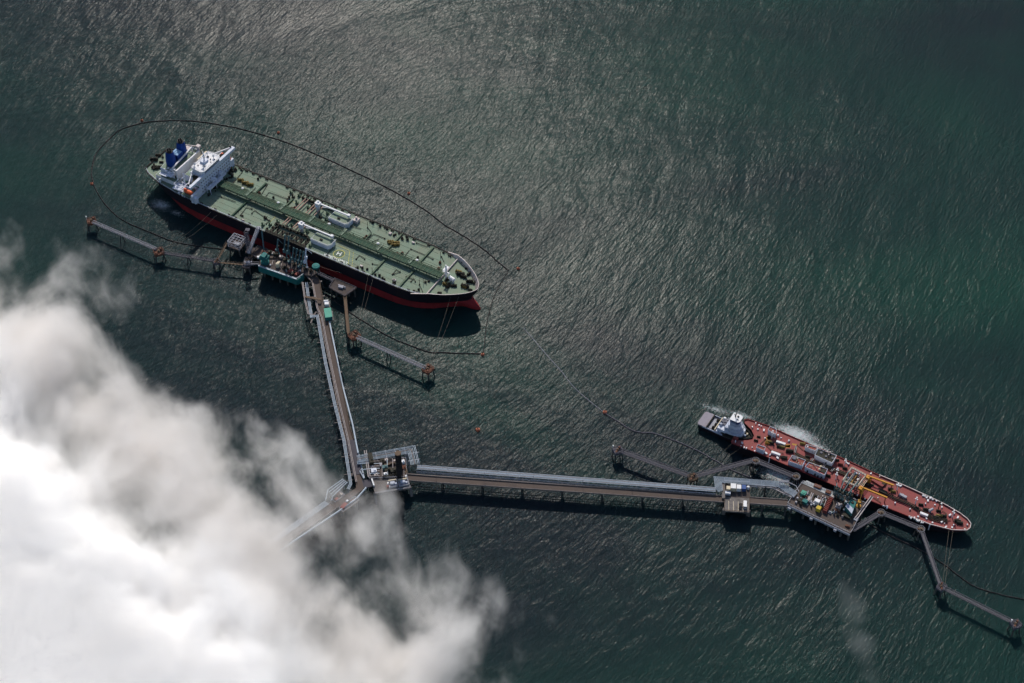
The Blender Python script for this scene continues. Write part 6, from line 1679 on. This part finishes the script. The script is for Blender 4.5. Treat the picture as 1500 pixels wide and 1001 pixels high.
boom([(744.6,396.4),(725,432),(714,468.5),(708,518)], 'thin boom running down from the loop corner past the tanker bow', .27)
boom([(708,518),(680,518),(649,516.5),(625,514.8),(574,495),(540,475.7),(503,451),(472,427)], 'dark boom curving between tanker bow and the upper trestle', .45)
boom([(887,606.4),(904,616.8),(929.6,632),(956.8,635),(984,644),(1017.6,658.4),(1049.6,676),(1072,688.8),(1102,700.8)], 'long streaked boom running from orange buoy to the barge pipe rack', .42, 'truss_dark')
boom([(1272,768),(1310,788),(1350,807),(1384,828),(1410,848),(1432,861),(1470,872),(1510,880)], 'dark boom crossing under the catwalk at lower right', .45)
boom([(768,482),(800,519),(823,545),(845,572),(887,606)], 'thin tether line trailing up left from the orange buoy left of the tug', .2, 'truss')
def buoy(x, y, label, r=1.3):
    fr = Frame(P(x, y, 0), .3); o = thing('mooring_buoy', label, 'buoy', fr, 'orange buoys on the water')
    MB().lathe((0,0,-.6), [(r*.5,0),(r,.5),(r,1.2),(r*.7,1.7),(r*.2,1.9)], 12).build('float', M['buoy'], o)
    MB().lathe((0,0,1.3), [(r*.25,0),(r*.15,.8),(r*.3,.85),(r*.2,1.1)], 8).build('lifting_eye', M['machinery'], o)
for x, y, l, r in ((208,177,'small buoy outside the top of the boom loop',1.2),(134.5,270,'buoy on the leftmost point of the boom loop',1.4),(407.8,195,'buoy above the boom loop behind the tanker house',1.3),(599,284,'buoy just outside the boom behind the tanker cranes',1.3),
    (759,394,'buoy right of the tanker bow beyond the boom corner',1.4),(707,520,'buoy at the lower right corner of the booms',1.4),(700,630,'bright orange buoy alone in open water above the long trestle',1.7),(886,604.5,'orange buoy at the upper end of the boom left of the tug',1.6)):
    buoy(x, y, l, r*.85)
def mooring(p, q, label, sag=2.0, r=.07):
    p, q = Vector(p), Vector(q); fr = Frame(p, math.atan2(q.y-p.y, q.x-p.x))
    o = MB(); L_ = math.hypot(q.x-p.x, q.y-p.y); pts = []
    for i in range(13):
        t = i/12; pts.append((L_*t, 0, p.z+(q.z-p.z)*t-4*sag*t*(1-t)))
    ob = o.tube(pts, r, 5).build('mooring_line', M['rope']); setat(ob, fr)
    tag(ob, label, 'rope', 'mooring lines')
mooring(P(538.7,406,15.5), P(520,491,8), 'left of two mooring lines from mid tanker to the rusty dolphin')
mooring(P(546,409,15.5), P(521.5,490,8), 'right of two mooring lines from mid tanker to the rusty dolphin')
mooring(P(660,435,16), P(625.5,540,8), 'left bow line from tanker to the dolphin in open water')
mooring(P(672,434.5,16.5), P(628,539,8), 'right bow line from tanker to the dolphin in open water')
mooring(P(309,311,15.5), P(234,367,8), 'upper stern line from tanker to the left rusty dolphin', 3)
mooring(P(318,315,15.5), P(235,370,8), 'lower stern line from tanker to the left rusty dolphin', 3)
mooring(P(500,400,15.5), P(452,383,10.5), 'slack line from tanker side to the right end of loading platform', 1)
mooring(P(1390,777,7), P(1381,857,8), 'left of two bow lines from the barge to the lower dolphin', 1)
mooring(P(1396,778,7), P(1384,858,8), 'right of two bow lines from the barge to the lower dolphin', 1)
mooring(P(1072,650,6.5), P(1016,697,8), 'upper stern line from the barge to the catwalk bend', 1.5)
mooring(P(1085,656,6.5), P(1017,699,8), 'lower stern line from the barge to the catwalk bend', 1.5)
